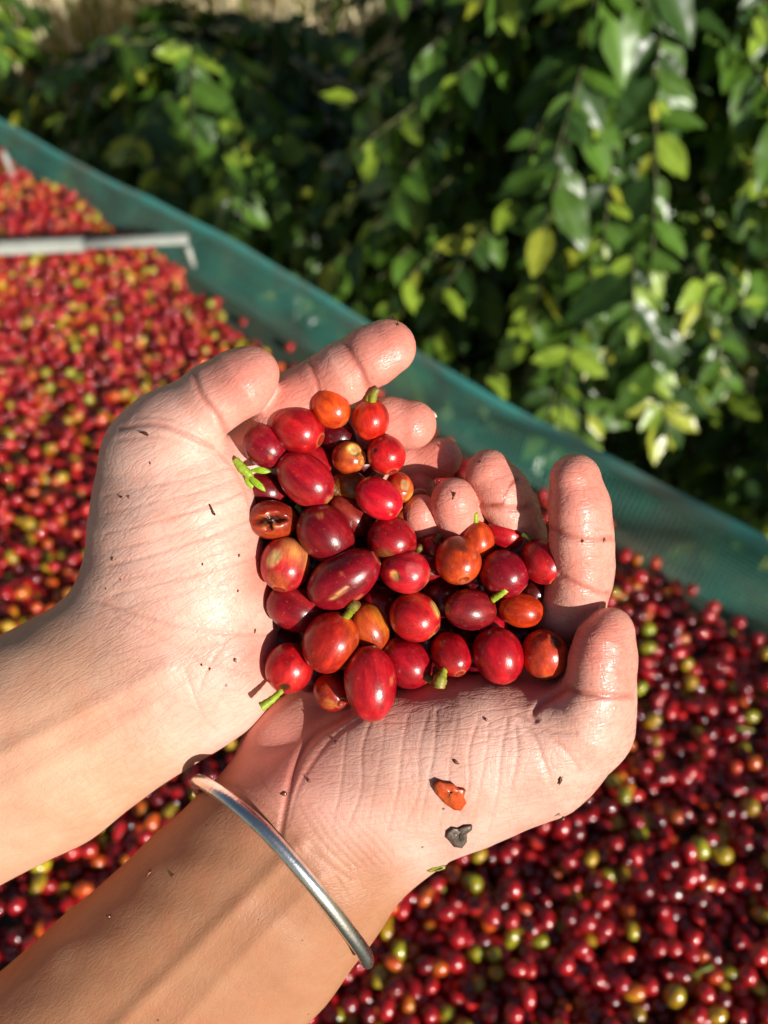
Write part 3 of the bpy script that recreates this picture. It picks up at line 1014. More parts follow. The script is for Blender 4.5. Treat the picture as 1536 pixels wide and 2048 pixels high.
palm.seg((1060, 1480, 90, 80), (1105, 1330, 120, 70), 40)
thumb = fb.clone()
thumb.chain([(1120, 1470, 20, 92), (1172, 1445, 6, 92), (1190, 1408, -10, 80), (1200, 1372, -20, 68), (1207, 1320, -30, 66), (1212, 1282, -36, 58), (1224, 1256, -36, 40)], 18)
f_i = fb.clone().chain([(1110, 1300, 130, 76), (1140, 1225, 70, 70), (1161, 1160, 12, 64), (1166, 1130, -2, 63), (1165, 1090, -22, 63), (1163, 1060, -34, 62), (1159, 1015, -44, 62), (1151, 960, -52, 53)], 12)
f_m = fb.clone().chain([(1010, 1262, 175, 66), (1040, 1140, 120, 58), (1038, 1070, 80, 54), (1026, 1020, 50, 52), (1005, 985, 34, 54), (978, 944, 26, 46)], 12)
f_r = fb.clone().chain([(900, 1245, 195, 62), (925, 1120, 140, 54), (925, 1050, 70, 48), (908, 1005, 22, 48)], 12)
f_p = fb.clone().chain([(800, 1240, 195, 60), (845, 1130, 150, 48), (862, 1075, 95, 40), (842, 1024, 48, 36)], 12)
fing = fb.clone()
for f in (f_i, f_m, f_r, f_p): fing.join(f, 3)
palm.join(fing, 34).join(thumb, 24)
CR_B = []
for i, u in enumerate((700, 735, 775, 815, 850, 880, 915, 950, 985, 1015)):
    b_ = 8 * math.sin(i * 2.1)
    CR_B.append(([(u + b_, 1430 + 10 * math.sin(i)), (u - 12, 1500), (u - 20 + b_, 1580), (u - 38, 1660 - 12 * (i % 3))], (1.6, 2.2, 1.3, 1.9)[i % 4], 4.5, -200, 90))
CR_B += [([(600, 1690), (440, 1850), (240, 2050), (60, 2230)], -5, 24, -300, 150), ([(640, 1760), (520, 1880), (360, 2050), (200, 2210)], -3.5, 22, -300, 150), ([(560, 1670), (575, 1590), (600, 1510), (640, 1460), (700, 1425)], 6.5, 10, -200, 150), ([(575, 1650), (600, 1570), (650, 1490), (720, 1440)], 2.5, 6, -200, 120),
         ([(1128, 1376), (1090, 1400), (1066, 1424), (1070, 1440)], 6, 9, -200, 140), ([(1035, 1425), (1062, 1440), (1100, 1462), (1150, 1466)], 3.2, 7, -200, 120),
         ([(1040, 1440), (1070, 1475), (1090, 1530), (1105, 1570)], 2.6, 6, -200, 120), ([(1060, 1450), (1120, 1490), (1160, 1540)], 2.4, 6, -200, 120),
         ([(1030, 1450), (1035, 1510), (1020, 1580)], 2.4, 6, -200, 120), ([(1128, 1372), (1180, 1388), (1225, 1392), (1262, 1392)], 5.5, 9, -200, 60),
         ([(1100, 1058), (1140, 1074), (1180, 1082), (1226, 1076)], 5.0, 8, -200, 60), ([(1102, 1070), (1150, 1086), (1200, 1090)], 2, 5, -200, 60),
         ([(1120, 1150), (1160, 1172), (1200, 1186), (1228, 1186)], 4.5, 8, -200, 80), ([(1130, 1166), (1180, 1186), (1220, 1196)], 2.5, 5, -200, 80),
         ([(960, 1008), (995, 1018), (1035, 1018), (1070, 1004)], 5, 8, -200, 100), 
         ([(470, 1600), (540, 1640), (620, 1700), (700, 1760)], 2.4, 6, -200, 120), ([(520, 1560), (580, 1640), (650, 1720), (700, 1800)], 1.8, 5, -200, 120),
         ([(430, 1560), (500, 1590), (560, 1640), (600, 1700)], 2.0, 6, -200, 120)]
for i in range(7):
    CR_B.append(([(590 + i * 22, 1600 + i * 7), (640 + i * 20, 1680), (700 + i * 16, 1740 - i * 3)], 1.5, 4, -200, 100))


def tone_b(P, G):
    ax = np.array([0.70, -.71]); d = (P[:, :2] - np.array([600, 1710])) @ ax
    f = sstep(-60, 150, d + 25 * noise3(P, .02, 5, 2) - .25 * np.maximum(P[:, 1] - 1560, 0))
    f = f * (1 - .8 * sstep(-.1, .55, G[:, 2]))
    c = lin(176, 127, 94)[None] * (1 - f[:, None]) * .95 + PALM[None] * .90 * f[:, None]  # palm dimmed in the colour for the more grazing light on it
    tips = np.zeros(len(P))
    for p, r in (((1155, 990), 120), ((980, 950), 90), ((908, 1005), 80), ((840, 1030), 70), ((1210, 1300), 100), ((560, 1520), 110), ((1165, 1140), 60)):
        tips = np.maximum(tips, np.exp(-(np.hypot(*(P[:, :2] - p).T) / r) ** 2))
    tips *= .9
    c = c * (1 - tips[:, None]) + PINK[None] * tips[:, None]
    st = poly_dist(P[:, :2], [(1034, 958), (1020, 972), (1012, 988), (1006, 1008), (984, 1010)])
    st = np.exp(-(st / (4.5 + 2.5 * noise3(P, .09, 2, 2))) ** 2) * (G[:, 2] < .2) * .8          # dried juice on the middle finger
    c = c * (1 - st[:, None]) + lin(150, 62, 34)[None] * st[:, None]
    wet = .3 + .6 * sstep(1000, 1150, P[:, 0]) + .5 * sstep(1100, 1000, P[:, 1])
    return c, np.clip(wet, 0, 1) * sstep(-80, 120, d)


arm_b = finish_hand(palm, CR_B, tone_b, person, 'arm with a silver bangle round its wrist, its palm supporting the cherries', (620, 1690, 105),
                    lambda P: np.where(P[:, 0] + (2048 - P[:, 1]) * .6 < 800, .75, 1.45), lambda P, G: .28 + .72 * sstep(560, 800, P[:, 0]), (-.67, .69, .22))
del palm, fing, thumb, f_i, f_m, f_r, f_p

# ------------------------------------------------------------------ cherries in the hands
R_ = C_RED; 
HC = [  # u, v, w, half length, half width, angle, tilt, colour 1, colour 2, blush, label
    (662, 815, -14, 41, 35, 50, 10, lin(200, 70, 26), lin(214, 104, 36), .5, 'small orange cherry topmost of the handful, under the long pointing finger'),
    (597, 860, 2, 51, 46, 25, 15, lin(160, 20, 30), lin(188, 60, 30), .5, 'round red cherry with an orange cheek just below the thumb tip'),
    (531, 893, 12, 47, 41, 40, 5, lin(128, 14, 36), lin(150, 26, 40), .4, 'dark purplish red cherry in the web between thumb and palm'),
    (741, 840, 4, 40, 36, 88, -10, lin(180, 34, 24), lin(196, 70, 28), .5, 'orange red cherry with a green stalk sticking straight up'),
    (772, 909, 4, 39, 37, 70, 20, lin(184, 24, 34), lin(196, 40, 36), .4, 'bright red cherry with a small black spot beside the fingertips'),
    (697, 916, 22, 36, 32, 20, 40, lin(190, 80, 40), lin(214, 150, 80), .7, 'small pale orange cherry with torn peeling skin'),
    (611, 958, 0, 63, 46, 42, 6, lin(156, 18, 38), lin(172, 40, 48), .4, 'large long red cherry with a brown beaked end'),
    (527, 978, 48, 48, 36, 20, 0, lin(104, 12, 26), lin(140, 26, 30), .4, 'dark red cherry half hidden under the green sprig'),
    (700, 972, 42, 40, 30, 10, 0, lin(136, 84, 34), lin(150, 110, 40), .5, 'olive orange cherry tucked behind the long red one'),
    (757, 997, -12, 50, 38, 33, 5, lin(190, 16, 44), lin(200, 34, 54), .4, 'smooth bright pinkish red oval cherry near the middle fingertips'),
    (798, 976, 26, 32, 27, 80, 30, lin(176, 60, 34), lin(200, 120, 60), .6, 'small orange brown cherry with a pale speckled scar'),
    (545, 1040, 6, 48, 38, 5, 0, lin(140, 50, 26), lin(150, 36, 30), .5, 'brown cherry split open with a ragged dark slit'),
    (652, 1068, -6, 63, 52, 48, 5, lin(112, 12, 28), lin(144, 24, 36), .4, 'large dark wine red cherry in the middle of the handful'),
    (698, 1030, 42, 52, 36, 46, 0, lin(112, 20, 24), lin(136, 44, 40), .4, 'dull brownish red cherry behind the large wine red one'),
    (782, 1080, 4, 48, 45, 30, -10, lin(148, 16, 32), lin(164, 36, 40), .4, 'round red cherry with a greenish bruise below the bright oval one'),
    (570, 1127, -4, 53, 48, 100, 25, lin(176, 40, 50), lin(214, 130, 90), .9, 'round peach and pink cherry with a tan scar against the palm'),
    (687, 1158, -28, 76, 49, -33, 5, lin(124, 12, 32), lin(152, 30, 44), .4, 'longest wine red cherry with a pale crack along its side'),
    (810, 1143, -14, 49, 42, 8, 10, lin(180, 26, 48), lin(206, 84, 84), .6, 'pinkish red cherry with a pale sunken scar'),
    (915, 1121, -12, 50, 44, 75, 42, lin(190, 68, 34), lin(196, 84, 44), .5, 'orange cherry with a sooty cap and a round navel'),
    (955, 1080, 26, 38, 33, 85, -10, lin(190, 70, 34), lin(196, 90, 40), .5, 'small orange cherry with a green stalk in front of the ring finger'),
    (1010, 1068, 36, 40, 32, 20, 0, lin(170, 20, 36), lin(184, 40, 40), .4, 'red cherry tucked behind the small orange one'),
    (1008, 1148, 2, 48, 46, 40, 10, lin(128, 14, 38), lin(150, 26, 44), .4, 'dark red round cherry in front of the red one by the index finger'),
    (1086, 1122, 0, 49, 42, 62, 30, lin(168, 16, 34), lin(186, 36, 42), .4, 'glossy red cherry leaning on the upright index finger'),
    (590, 1216, 18, 58, 46, 25, 0, lin(134, 14, 34), lin(150, 30, 40), .4, 'dark red cherry with a shaded half against the heel of the palm'),
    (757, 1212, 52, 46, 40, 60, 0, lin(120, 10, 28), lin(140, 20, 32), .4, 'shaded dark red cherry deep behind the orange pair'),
    (660, 1285, -26, 59, 51, -62, 5, lin(170, 36, 30), lin(192, 84, 36), .6, 'red orange cherry with a green stalk stub at its top'),
    (737, 1255, 12, 50, 38, 65, 0, lin(176, 72, 34), lin(192, 116, 44), .7, 'orange brown cherry squeezed behind the red orange one'),
    (830, 1235, -8, 50, 47, 30, 20, lin(176, 28, 38), lin(206, 120, 60), .6, 'red cherry with a yellow rimmed edge in the middle'),
    (942, 1220, -12, 53, 39, 8, -25, lin(112, 14, 30), lin(136, 30, 40), .4, 'wine red oblong cherry with a bright green stalk'),
    (1042, 1220, 12, 46, 34, 10, 0, lin(186, 56, 22), lin(200, 100, 36), .6, 'orange oval cherry beside the base of the index finger'),
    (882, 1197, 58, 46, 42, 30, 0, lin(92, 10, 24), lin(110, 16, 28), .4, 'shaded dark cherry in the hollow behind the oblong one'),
    (578, 1335, 6, 49, 46, 115, -15, lin(170, 16, 30), lin(186, 36, 40), .4, 'red cherry with a rotten patch and a long stalk over the wrist'),
    (740, 1366, -40, 70, 50, 84, 10, lin(170, 14, 34), lin(186, 30, 46), .4, 'large crimson egg shaped cherry at the front of the handful'),
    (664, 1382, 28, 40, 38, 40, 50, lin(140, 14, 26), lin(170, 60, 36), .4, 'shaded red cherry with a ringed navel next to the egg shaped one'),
    (812, 1325, 12, 54, 46, 35, 0, lin(146, 14, 34), lin(172, 36, 40), .4, 'deep red cherry with a dull green stalk stub'),
    (902, 1308, -2, 46, 38, 66, 38, lin(154, 12, 30), lin(176, 40, 44), .4, 'small red cherry with a pale ringed navel at the edge of the palm'),
    (997, 1310, -18, 55, 48, 68, 5, lin(164, 14, 34), lin(184, 36, 44), .4, 'plump red cherry at the front near the thumb'),
    (1087, 1308, 0, 50, 45, 75, -35, lin(178, 62, 44), lin(190, 84, 54), .5, 'dull salmon coloured cherry with a dark scarred top by the thumb'),
    (865, 1096, 46, 30, 28, 60, -20, lin(150, 16, 30), lin(170, 30, 36), .4, 'small half hidden red cherry with a greenish stalk'),
    (852, 1135, 44, 38, 34, 10, 0, lin(120, 16, 28), lin(140, 30, 34), .4, 'half hidden dark red cherry behind the pink one'),
    (985, 1252, 44, 30, 28, 10, 0, lin(170, 18, 44), lin(180, 30, 50), .4, 'tiny visible sliver of red cherry under the oblong one'),
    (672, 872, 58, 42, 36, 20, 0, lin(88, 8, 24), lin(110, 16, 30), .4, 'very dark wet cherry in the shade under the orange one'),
    (626, 925, 52, 40, 36, 20, 0, lin(140, 14, 30), lin(160, 30, 36), .4, 'hidden red cherry showing a sliver above the long red one'),
    (1066, 1184, 44, 30, 28, 20, 0, lin(80, 16, 20), lin(110, 40, 30), .4, 'dark shrivelled cherry beside the orange oval one'),
]
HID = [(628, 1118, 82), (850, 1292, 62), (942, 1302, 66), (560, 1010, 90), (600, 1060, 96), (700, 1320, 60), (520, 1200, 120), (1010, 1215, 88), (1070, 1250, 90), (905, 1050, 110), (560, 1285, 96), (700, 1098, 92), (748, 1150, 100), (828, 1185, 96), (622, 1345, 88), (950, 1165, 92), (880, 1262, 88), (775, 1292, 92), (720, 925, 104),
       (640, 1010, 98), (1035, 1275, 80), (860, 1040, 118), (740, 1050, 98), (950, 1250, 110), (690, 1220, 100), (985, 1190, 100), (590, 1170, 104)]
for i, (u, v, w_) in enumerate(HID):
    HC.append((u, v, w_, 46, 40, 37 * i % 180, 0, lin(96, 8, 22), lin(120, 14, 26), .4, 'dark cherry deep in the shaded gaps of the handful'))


def bump_dir(ang, dist):
    """unit vector in camera frame, on the camera-facing side; ang in image degrees, dist 0..1 from the disc centre"""
    return np.array([math.cos(math.radians(ang)) * dist, -math.sin(math.radians(ang)) * dist, math.sqrt(max(0, 1 - dist * dist))])


PATCH = {  # index -> list of (image angle, distance, radius, colour, strength, depth)
    4: [(195, .62, .16, lin(52, 34, 24), .9, .05), (285, .62, .07, lin(40, 20, 20), 1, .02)],
    5: [(300, .55, .34, lin(226, 190, 120), .95, .22), (340, .75, .15, lin(170, 110, 50), .9, .1)],
    6: [(40, .95, .22, lin(170, 110, 60), .8, -.06)],
    10: [(330, .45, .38, lin(208, 160, 100), .9, .05)],
    12: [(260, .62, .12, lin(200, 120, 60), .6, 0)],
    14: [(110, .7, .3, lin(110, 84, 40), .6, 0)],
    15: [(230, .45, .42, lin(222, 170, 110), .7, 0), (240, .42, .14, lin(186, 150, 110), .8, .03), (110, .5, .4, lin(176, 90, 40), .6, 0)],
    16: [(250, .7, .4, lin(60, 20, 26), .6, .02)],
    17: [(165, .45, .22, lin(214, 160, 84), .95, .10), (330, .3, .4, lin(210, 100, 100), .5, 0)],
    18: [(265, .8, .5, lin(80, 40, 26), .65, 0), (290, .6, .2, lin(70, 36, 26), .6, 0)],
    27: [(330, .95, .34, lin(214, 170, 90), .85, 0), (50, .95, .24, lin(190, 150, 70), .8, .04)],
    31: [(100, .7, .27, lin(64, 36, 22), .95, .09)],
    37: [(300, .72, .3, lin(58, 38, 26), .9, .06), (90, .9, .4, lin(150, 90, 50), .6, 0)],
    33: [(100, .5, .34, lin(190, 110, 50), .55, 0)],
}


SLIT = {11: [((168, .66), (350, .62), .36, lin(44, 14, 8), .48), ((150, .55), (20, .30), .10, lin(60, 22, 12), .2)], 16: [((118, .66), (60, .30), .06, lin(214, 160, 112), .06)]}


def build_cherry(i, rec):
    u, v, w_, a_, b_, ang, tilt, c1, c2, bl, label = rec
    a_ *= 1.045; b_ *= 1.045
    hidden = label.startswith('dark cherry deep')
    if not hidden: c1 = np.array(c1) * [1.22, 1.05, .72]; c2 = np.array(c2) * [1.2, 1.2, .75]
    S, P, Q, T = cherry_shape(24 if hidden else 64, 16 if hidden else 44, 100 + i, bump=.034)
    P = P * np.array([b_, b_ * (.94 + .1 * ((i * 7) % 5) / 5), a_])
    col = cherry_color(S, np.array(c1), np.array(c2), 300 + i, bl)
    # axis direction in the camera frame
    t = math.radians(tilt); an = math.radians(ang)
    az = Vector((math.cos(an) * math.cos(t), -math.sin(an) * math.cos(t), math.sin(t)))
    ay = Vector((0, 0, 1)) if abs(az.z) < .9 else Vector((0, 1, 0))
    ax = ay.cross(az).normalized(); ay = az.cross(ax)
    Rl = np.array([ax, ay, az]).T
    Sc = (S @ Rl.T)
    for (pa, pd, pr, pc, ps, dep) in PATCH.get(i, []):
        d0 = bump_dir(pa, pd)
        dd = np.linalg.norm(Sc - d0, axis=1)
        rr = pr * (1 + .3 * noise3(S, 5, 40 + i, 2))
        g = sstep(1.15, .75, dd / rr)
        col = col * (1 - ps * g[:, None]) + pc[None] * ps * g[:, None]
        P = P - S * (dep * g * b_)[:, None]
    for (q0, q1, wd, pc, dep) in SLIT.get(i, []):
        A = bump_dir(*q0); B = bump_dir(*q1); ba = B - A
        tt = np.clip(((Sc - A) @ ba) / (ba @ ba), 0, 1)
        qq = A + tt[:, None] * ba; qq /= np.linalg.norm(qq, axis=1)[:, None]
        dd = np.linalg.norm(Sc - qq, axis=1)
        ww = wd * (np.sin(np.pi * np.clip(tt, .04, .96)) ** .7) * (1 + .45 * noise3(S, 9, 60 + i, 2))
        g = sstep(1.1, .8, dd / np.maximum(ww, .01)); lip = np.exp(-((dd - ww * 1.25) / .05) ** 2) * np.sin(np.pi * tt)
        col = col * (1 - .95 * g[:, None]) + pc[None] * .95 * g[:, None]
        col = col * (1 - .5 * lip[:, None]) + lin(186, 116, 60)[None] * .5 * lip[:, None]
        P = P - S * ((dep * g - .05 * lip) * b_)[:, None]
    sc = Z0 / F
    Vl = P * sc
    me = make_mesh('coffee_cherry', Vl, Q + T, M_CH, col=col)
    mw = Matrix.Translation(hp(u, v, w_)) @ (CROT @ Matrix(Rl.tolist())).to_4x4()
    o = mesh_obj('coffee_cherry', me, None, mw)
    tag(o, label, 'coffee cherry', 'cherries half buried in the handful' if hidden else 'cherries held in the cupped hands')
    return o, mw


HCO = [build_cherry(i, r) for i, r in enumerate(HC)]


def stalk(parent, pts, radii, cols, name='stalk', bulb=None):
    """pts in hand space; built as a child of the cherry"""
    W = [hp(*p) for p in curve_pts(pts, max(6, len(pts) * 4))]
    R2 = np.interp(np.linspace(0, 1, len(W)), np.linspace(0, 1, len(radii)), radii) * Z0 / F
    R2 = R2 * (1 + .08 * np.sin(np.arange(len(W)) * 2.3))
    V, Fs = tube(W, list(R2), 10)
    n = len(W)
    cc = np.array([np.array(cols[0]) * (1 - t) + np.array(cols[-1]) * t for t in np.linspace(0, 1, n)]).repeat(10, 0)
    if parent is None:
        org = W[0]
        me = make_mesh(name, [tuple(Vector(q) - org) for q in V], Fs, M_STEM, col=cc)
        return mesh_obj(name, me, None, Matrix.Translation(org))
    ob, mw = parent
    inv = mw.inverted()
    me = make_mesh(name, [tuple(inv @ Vector(q)) for q in V], Fs, M_STEM, col=cc)
    return mesh_obj(name, me, ob, Matrix.Identity(4))


GL = lin(150, 170, 40); GD = lin(96, 108, 40); BR = lin(120, 92, 44)
stalk(HCO[3], [(743, 812, -8), (745, 800, -16), (748, 786, -22), (756, 776, -24)], [10, 8, 9, 8], [GL, BR])
stalk(HCO[3], [(736, 806, -8), (738, 796, -14), (744, 786, -20)], [6, 6, 5], [GL, GL], 'stalk')
stalk(HCO[6], [(658, 972, -4), (668, 980, -6), (677, 986, -6)], [13, 10, 8], [lin(150, 90, 50), lin(110, 70, 40)], 'beak')
stalk(HCO[19], [(952, 1048, 16), (951, 1038, 12), (950, 1026, 8)], [6, 6, 6], [GL, GL])
stalk(HCO[22], [(1062, 1080, -6), (1054, 1072, -4), (1044, 1068, 0)], [5, 5, 5], [GD, GD])
stalk(HCO[25], [(690, 1236, -34), (700, 1224, -42), (707, 1212, -48), (714, 1204, -52)], [9, 8, 12, 10], [GL, BR])
stalk(HCO[28], [(984, 1200, -20), (998, 1190, -26), (1012, 1178, -32)], [7, 7, 8], [GL, lin(170, 190, 60)])
stalk(HCO[31], [(566, 1376, -10), (556, 1388, -18), (540, 1402, -26), (522, 1414, -30)], [8, 6, 8, 10], [GL, GL])
stalk(HCO[34], [(838, 1350, -6), (850, 1354, -14), (864, 1360, -18)], [9, 8, 8], [GD, BR])
stalk(HCO[35], [(890, 1334, -26), (886, 1346, -34), (880, 1360, -40), (878, 1376, -42)], [7, 8, 15, 11], [GL, lin(150, 130, 60)])
stalk(HCO[38], [(872, 1084, 20), (876, 1076, 16), (882, 1070, 12)], [6, 5, 5], [GD, GD])
stalk(HCO[39], [(840, 1100, 14), (838, 1096, 8), (836, 1094, 4)], [8, 9, 7], [GD, BR])
stalk(HCO[12], [(605, 1026, 8), (600, 1018, 6), (592, 1010, 6)], [8, 7, 6], [GD, GD])
# loose sprig with two leaflets
sp = stalk(None, [(470, 920, -6), (482, 934, -10), (494, 946, -10), (502, 956, -6)], [8, 10, 9, 7], [lin(150, 180, 60), GL], 'green_sprig')
tag(sp, 'small green sprig with two thin leaflets lying between palm and cherries', 'sprig')
for pts in ([(498, 942, -12), (516, 940, -18), (530, 942, -18), (542, 943, -14)], [(496, 950, -10), (508, 962, -16), (522, 974, -18), (531, 983, -14)], [(490, 950, -8), (500, 968, -6), (506, 976, -4)]):
    W = [hp(*p) for p in curve_pts(pts, 9)]
    V = []; Fs = []
    prof = np.sin(np.linspace(.15, math.pi * .98, 9)) * 6.5 * Z0 / F
    for j, p in enumerate(W):
        t = (W[min(j + 1, 8)] - W[max(j - 1, 0)]).normalized(); s_ = t.cross(BK).normalized()
        V += [p + s_ * prof[j], p + BK * .0004, p - s_ * prof[j]]
    for j in range(8):
        Fs += [(j * 3, j * 3 + 1, j * 3 + 4, j * 3 + 3), (j * 3 + 1, j * 3 + 2, j * 3 + 5, j * 3 + 4)]
    mesh_obj('leaflet', make_mesh('leaflet', [tuple(q - sp.location) for q in V], Fs, M_STEM, col=np.tile(lin(150, 186, 40), (len(V), 1))), sp)

# ------------------------------------------------------------------ bangle
k = NT('silver')
tc = k.n('ShaderNodeTexCoord').outputs['Object']
n1 = k.n('ShaderNodeTexNoise', {'Vector': tc, 'Scale': 300., 'Detail': 5.}).outputs['Fac']
n2 = k.n('ShaderNodeTexNoise', {'Vector': tc, 'Scale': 1400., 'Detail': 3.}).outputs['Fac']
k.set(Base_Color=k.mix(k.ramp(n1, [(.45, 0.), (.7, .6)]), (.92, .90, .87), (.52, .50, .48)), Metallic=1.0, Roughness=k.math('ADD', .17, k.math('MULTIPLY', n1, .2)),
      Normal=k.n('ShaderNodeBump', {'Height': k.math('ADD', n1, n2), 'Strength': .12, 'Distance': .0005}).outputs[0])
bp_ = curve_pts([(736, 1928, 36), (728, 1906, 0), (700, 1866, -46), (650, 1800, -84), (596, 1735, -96), (530, 1662, -88), (462, 1602, -58), (418, 1572, -14), (396, 1562, 40), (400, 1580, 120), (440, 1640, 210), (520, 1740, 260)], 64)
W = [hp(*p) for p in bp_]
rr = np.interp(np.linspace(0, 1, 64), [0, .02, .06, 1], [9, 13.5, 15, 13.5]) * Z0 / F
V, Fs = tube(W, list(rr), 16)
org = hp(600, 1740, 100)
bg = mesh_obj('bangle', make_mesh('bangle', [tuple(Vector(q) - org) for q in V], Fs, k.m), None, Matrix.Translation(org))
tag(bg, 'plain open silver bangle worn round the lower wrist', 'bangle')
# ------------------------------------------------------------------ fingernails
def nail(parent, c, axis, across, length, width, arch, cols, name='fingernail'):
    """c: centre (u,v,w); axis/across: direction vectors in hand space; a curved plate with thickness"""
    c = np.array(c, float); ax = np.array(axis, float); ax /= np.linalg.norm(ax)
    ac = np.array(across, float); ac -= ax * (ac @ ax); ac /= np.linalg.norm(ac)
    nn = np.cross(ax, ac)
    V = []; cc = []
    ni, nj = 10, 8
    for side in (0, 1):
        for i in range(ni + 1):
            for j in range(nj + 1):
                s = i / ni * 2 - 1; t = j / nj * 2 - 1
                wd = width * (1 - .25 * max(0, abs(s) - .5) ** 2 * 4)
                p = c + ax * length * s + ac * wd * math.sin(t * 1.25) + nn * (arch * math.cos(t * 1.25) - side * 3.0 - 2.5 * s * s)
                V.append(p); cc.append(cols[1] if s > .62 else cols[0])
    st = (ni + 1) * (nj + 1)
    Fs = []
    for i in range(ni):
        for j in range(nj):
            a = i * (nj + 1) + j
            Fs.append((a, a + 1, a + nj + 2, a + nj + 1)); Fs.append((a + st, a + st + nj + 1, a + st + nj + 2, a + st + 1))
    rim = [j for j in range(nj + 1)] + [i * (nj + 1) + nj for i in range(1, ni + 1)] + [ni * (nj + 1) + j for j in range(nj - 1, -1, -1)] + [i * (nj + 1) for i in range(ni - 1, 0, -1)]
    for a, b in zip(rim, rim[1:] + rim[:1]): Fs.append((a, a + st, b + st, b))
    co = hp_np(np.array(V))
    inv = parent.matrix_world.inverted()
    W = [tuple(inv @ (CAM + CROT @ Vector(q))) for q in co]
    return mesh_obj(name, make_mesh(name, W, Fs, M_NAIL, col=np.array(cc)), parent, Matrix.Identity(4))


bpy.context.view_layer.update()
NP = lin(226, 168, 150); NW = lin(232, 214, 190); ND = lin(44, 32, 26)
nail(arm_a, (777, 664, 13), (.75, -.6, .0), (.3, .35, .9), 27, 32, 21, (ND * 2, ND))              # index, seen edge-on
nail(arm_a, (842, 834, 74), (.75, .45, -.2), (.45, -.6, .6), 26, 28, 15, (NP, NW))
nail(arm_b, (838, 1004, 66), (-.35, -.8, -.5), (.9, -.3, 0), 22, 24, 18, (NP, NW))
nail(arm_b, (1240, 1290, -34), (.25, -.95, 0), (.0, .1, 1.), 40, 38, 22, (NP, NW))             # thumb, seen from the side

# ------------------------------------------------------------------ things stuck to the palm
def surf_w(arm, u, v):
    """depth of the arm's front surface at hand-space (u, v)"""
    dg = bpy.context.evaluated_depsgraph_get()
    inv = arm.matrix_world.inverted()
    d = ray(u, v).normalized()
    hit, loc, nrm, _ = arm.ray_cast(inv @ CAM, (inv.to_3x3() @ d).normalized())
    if not hit: return 0.0, Vector((0, 0, 1))
    p = arm.matrix_world @ loc
    z = -(p - CAM).dot(BK)
    return (z - Z0) * F / Z0, arm.matrix_world.to_3x3() @ nrm


def scrap(name, arm, outline, lift, thick, colf, label, cat, wob=2.0, seed=0, parent=None, mat=None):
    """a small ragged flake following the palm: outline in photo pixels"""
    r = np.random.default_rng(seed)
    O = np.array(outline, float); c = O.mean(0)
    rings = [1.0, .72, .42, .0]
    n = len(O); V = []; cc = []
    w0, _ = surf_w(arm, *c)
    for side in (0, 1):
        for q, f in enumerate(rings):
            for i in range(n):
                p = c + (O[i] - c) * f
                w_, _ = surf_w(arm, p[0], p[1])
                if abs(w_ - w0) > 40: w_ = w0
                h = lift * (1 - f ** 3 * .6) + wob * r.normal() * .6 * (f < 1) + (thick if side == 0 else -1.0)
                V.append((p[0], p[1], w_ - max(h, 1.0) if side == 0 else w_ + 3)); cc.append(colf(r, f))
    st = len(rings) * n; Fs = []
    for q in range(len(rings) - 1):
        for i in range(n):
            a = q * n + i; b = q * n + (i + 1) % n
            Fs.append((a, b, b + n, a + n))
    for i in range(n): Fs.append((i, i + st, (i + 1) % n + st, (i + 1) % n))
    co = hp_np(np.array(V, float)); org = co.mean(0)
    mw = Matrix.Translation(CAM + CROT @ Vector(org)) @ CROT.to_4x4()
    o = mesh_obj(name, make_mesh(name, co - org, Fs, mat or M_WETBIT, col=np.array(cc)), None, mw)
    tag(o, label, cat)
    return o


M_WETBIT = mat_col('wet_scrap', .25, .5, noise=(900., .6), bump=.5)
ORR = lin(206, 84, 40); BRN = lin(150, 84, 40)
scrap('fruit_skin', arm_b, [(866, 1566), (876, 1560), (892, 1566), (908, 1568), (918, 1578), (932, 1580), (928, 1594), (933, 1606), (922, 1622), (908, 1620), (890, 1608), (876, 1592), (867, 1578)], 6, 5,
      lambda r, f: ORR * r.uniform(.8, 1.15) if r.random() > .2 else BRN, 'torn scrap of orange cherry skin stuck on the lower palm', 'fruit skin', 3, 1)
DKB = lin(92, 80, 72)
scrap('dry_husk', arm_b, [(894, 1664), (906, 1656), (918, 1658), (930, 1652), (945, 1651), (944, 1660), (934, 1668), (934, 1684), (924, 1697), (908, 1694), (900, 1684), (892, 1676)], 7, 4,
      lambda r, f: DKB * r.uniform(.5, 2.2), 'dark crumpled flake of dry husk stuck on the lower palm', 'husk flake', 5, 2)
scrap('leaf_shred', arm_b, [(854, 1742), (866, 1736), (880, 1733), (892, 1732), (890, 1738), (876, 1742), (860, 1745)], 3, 3,
      lambda r, f: lin(150, 150, 50) * r.uniform(.8, 1.1), 'thin yellow green leaf shred at the lower rim of the palm', 'leaf shred', 1, 3)
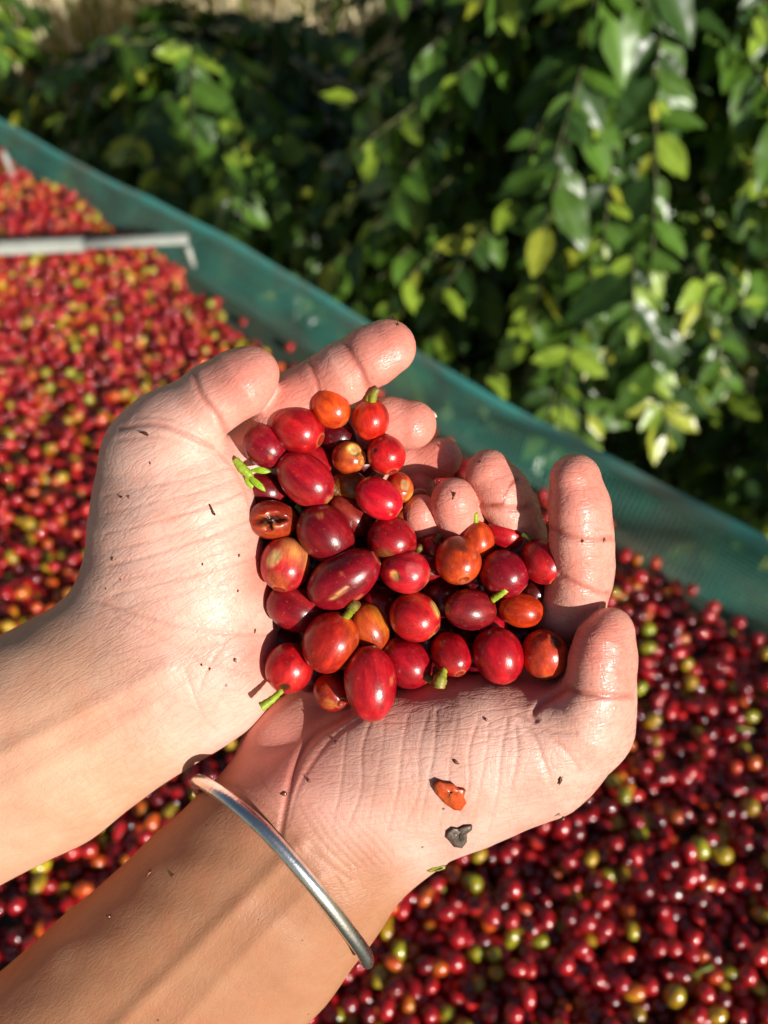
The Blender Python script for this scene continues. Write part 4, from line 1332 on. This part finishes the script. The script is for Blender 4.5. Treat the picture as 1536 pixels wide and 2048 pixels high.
# crumbs of soil and skin
crumb = [(arm_b, 912, 1524, 9, 3, .3), (arm_b, 1121, 1558, 5, 12, .4), (arm_b, 568, 1588, 7, 4, .2), (arm_b, 672, 1484, 6, 4, .6), (arm_b, 1126, 1638, 6, 5, .0), (arm_b, 617, 1562, 5, 3, 1.0),
         (arm_b, 972, 1440, 5, 3, .4), (arm_b, 298, 1748, 13, 4, -.7), (arm_b, 218, 1834, 7, 6, .1), (arm_b, 345, 1752, 4, 3, .1), (arm_b, 908, 992, 4, 9, .3), (arm_b, 1208, 1080, 5, 5, 0), (arm_b, 1166, 1082, 3, 3, 0),
         (arm_b, 960, 925, 3, 4, 0), (arm_a, 243, 994, 4, 3, 0), (arm_a, 258, 994, 4, 3, 0), (arm_a, 424, 1020, 4, 12, -.5), (arm_a, 225, 1118, 3, 4, 0), (arm_a, 470, 1320, 9, 4, .2), (arm_a, 403, 1330, 4, 3, 0),
         (arm_a, 476, 1182, 3, 3, 0), (arm_a, 405, 1128, 3, 3, 0), (arm_a, 478, 1110, 3, 3, 0), (arm_a, 510, 1262, 4, 5, 0), (arm_a, 292, 868, 12, 3, .3), (arm_a, 300, 926, 3, 3, 0), (arm_a, 420, 1338, 4, 3, 0), (arm_a, 795, 650, 3, 5, 0)]
V_, F_, c_, nb_ = [], [], [], 0
rc = np.random.default_rng(8)
for (arm, u, v, a_, b_, an) in crumb:
    w_, _ = surf_w(arm, u, v)
    S, Q, T = sphere_grid(7, 5)
    S = S * (1 + .35 * rc.normal(size=len(S)))[:, None]
    p = np.stack([u + S[:, 0] * a_ * .7 * math.cos(an) - S[:, 1] * b_ * math.sin(an), v + S[:, 0] * a_ * math.sin(an) + S[:, 1] * b_ * math.cos(an), w_ + S[:, 2] * 2.2 - .6], 1)
    V_.append(p); F_ += [tuple(t + nb_ for t in f) for f in Q + T]; nb_ += len(S)
    c_.append(np.tile(lin(118, 66, 44) * rc.uniform(.5, 1.4), (len(S), 1)))
co = hp_np(np.concatenate(V_))
mw = Matrix.Translation(CAM) @ CROT.to_4x4()
tag(mesh_obj('dirt_crumbs', make_mesh('dirt_crumbs', co, F_, M_WETBIT, col=np.concatenate(c_)), None, mw), 'tiny dark crumbs of dirt sprinkled over the wet palms', 'dirt', None, 'stuff')
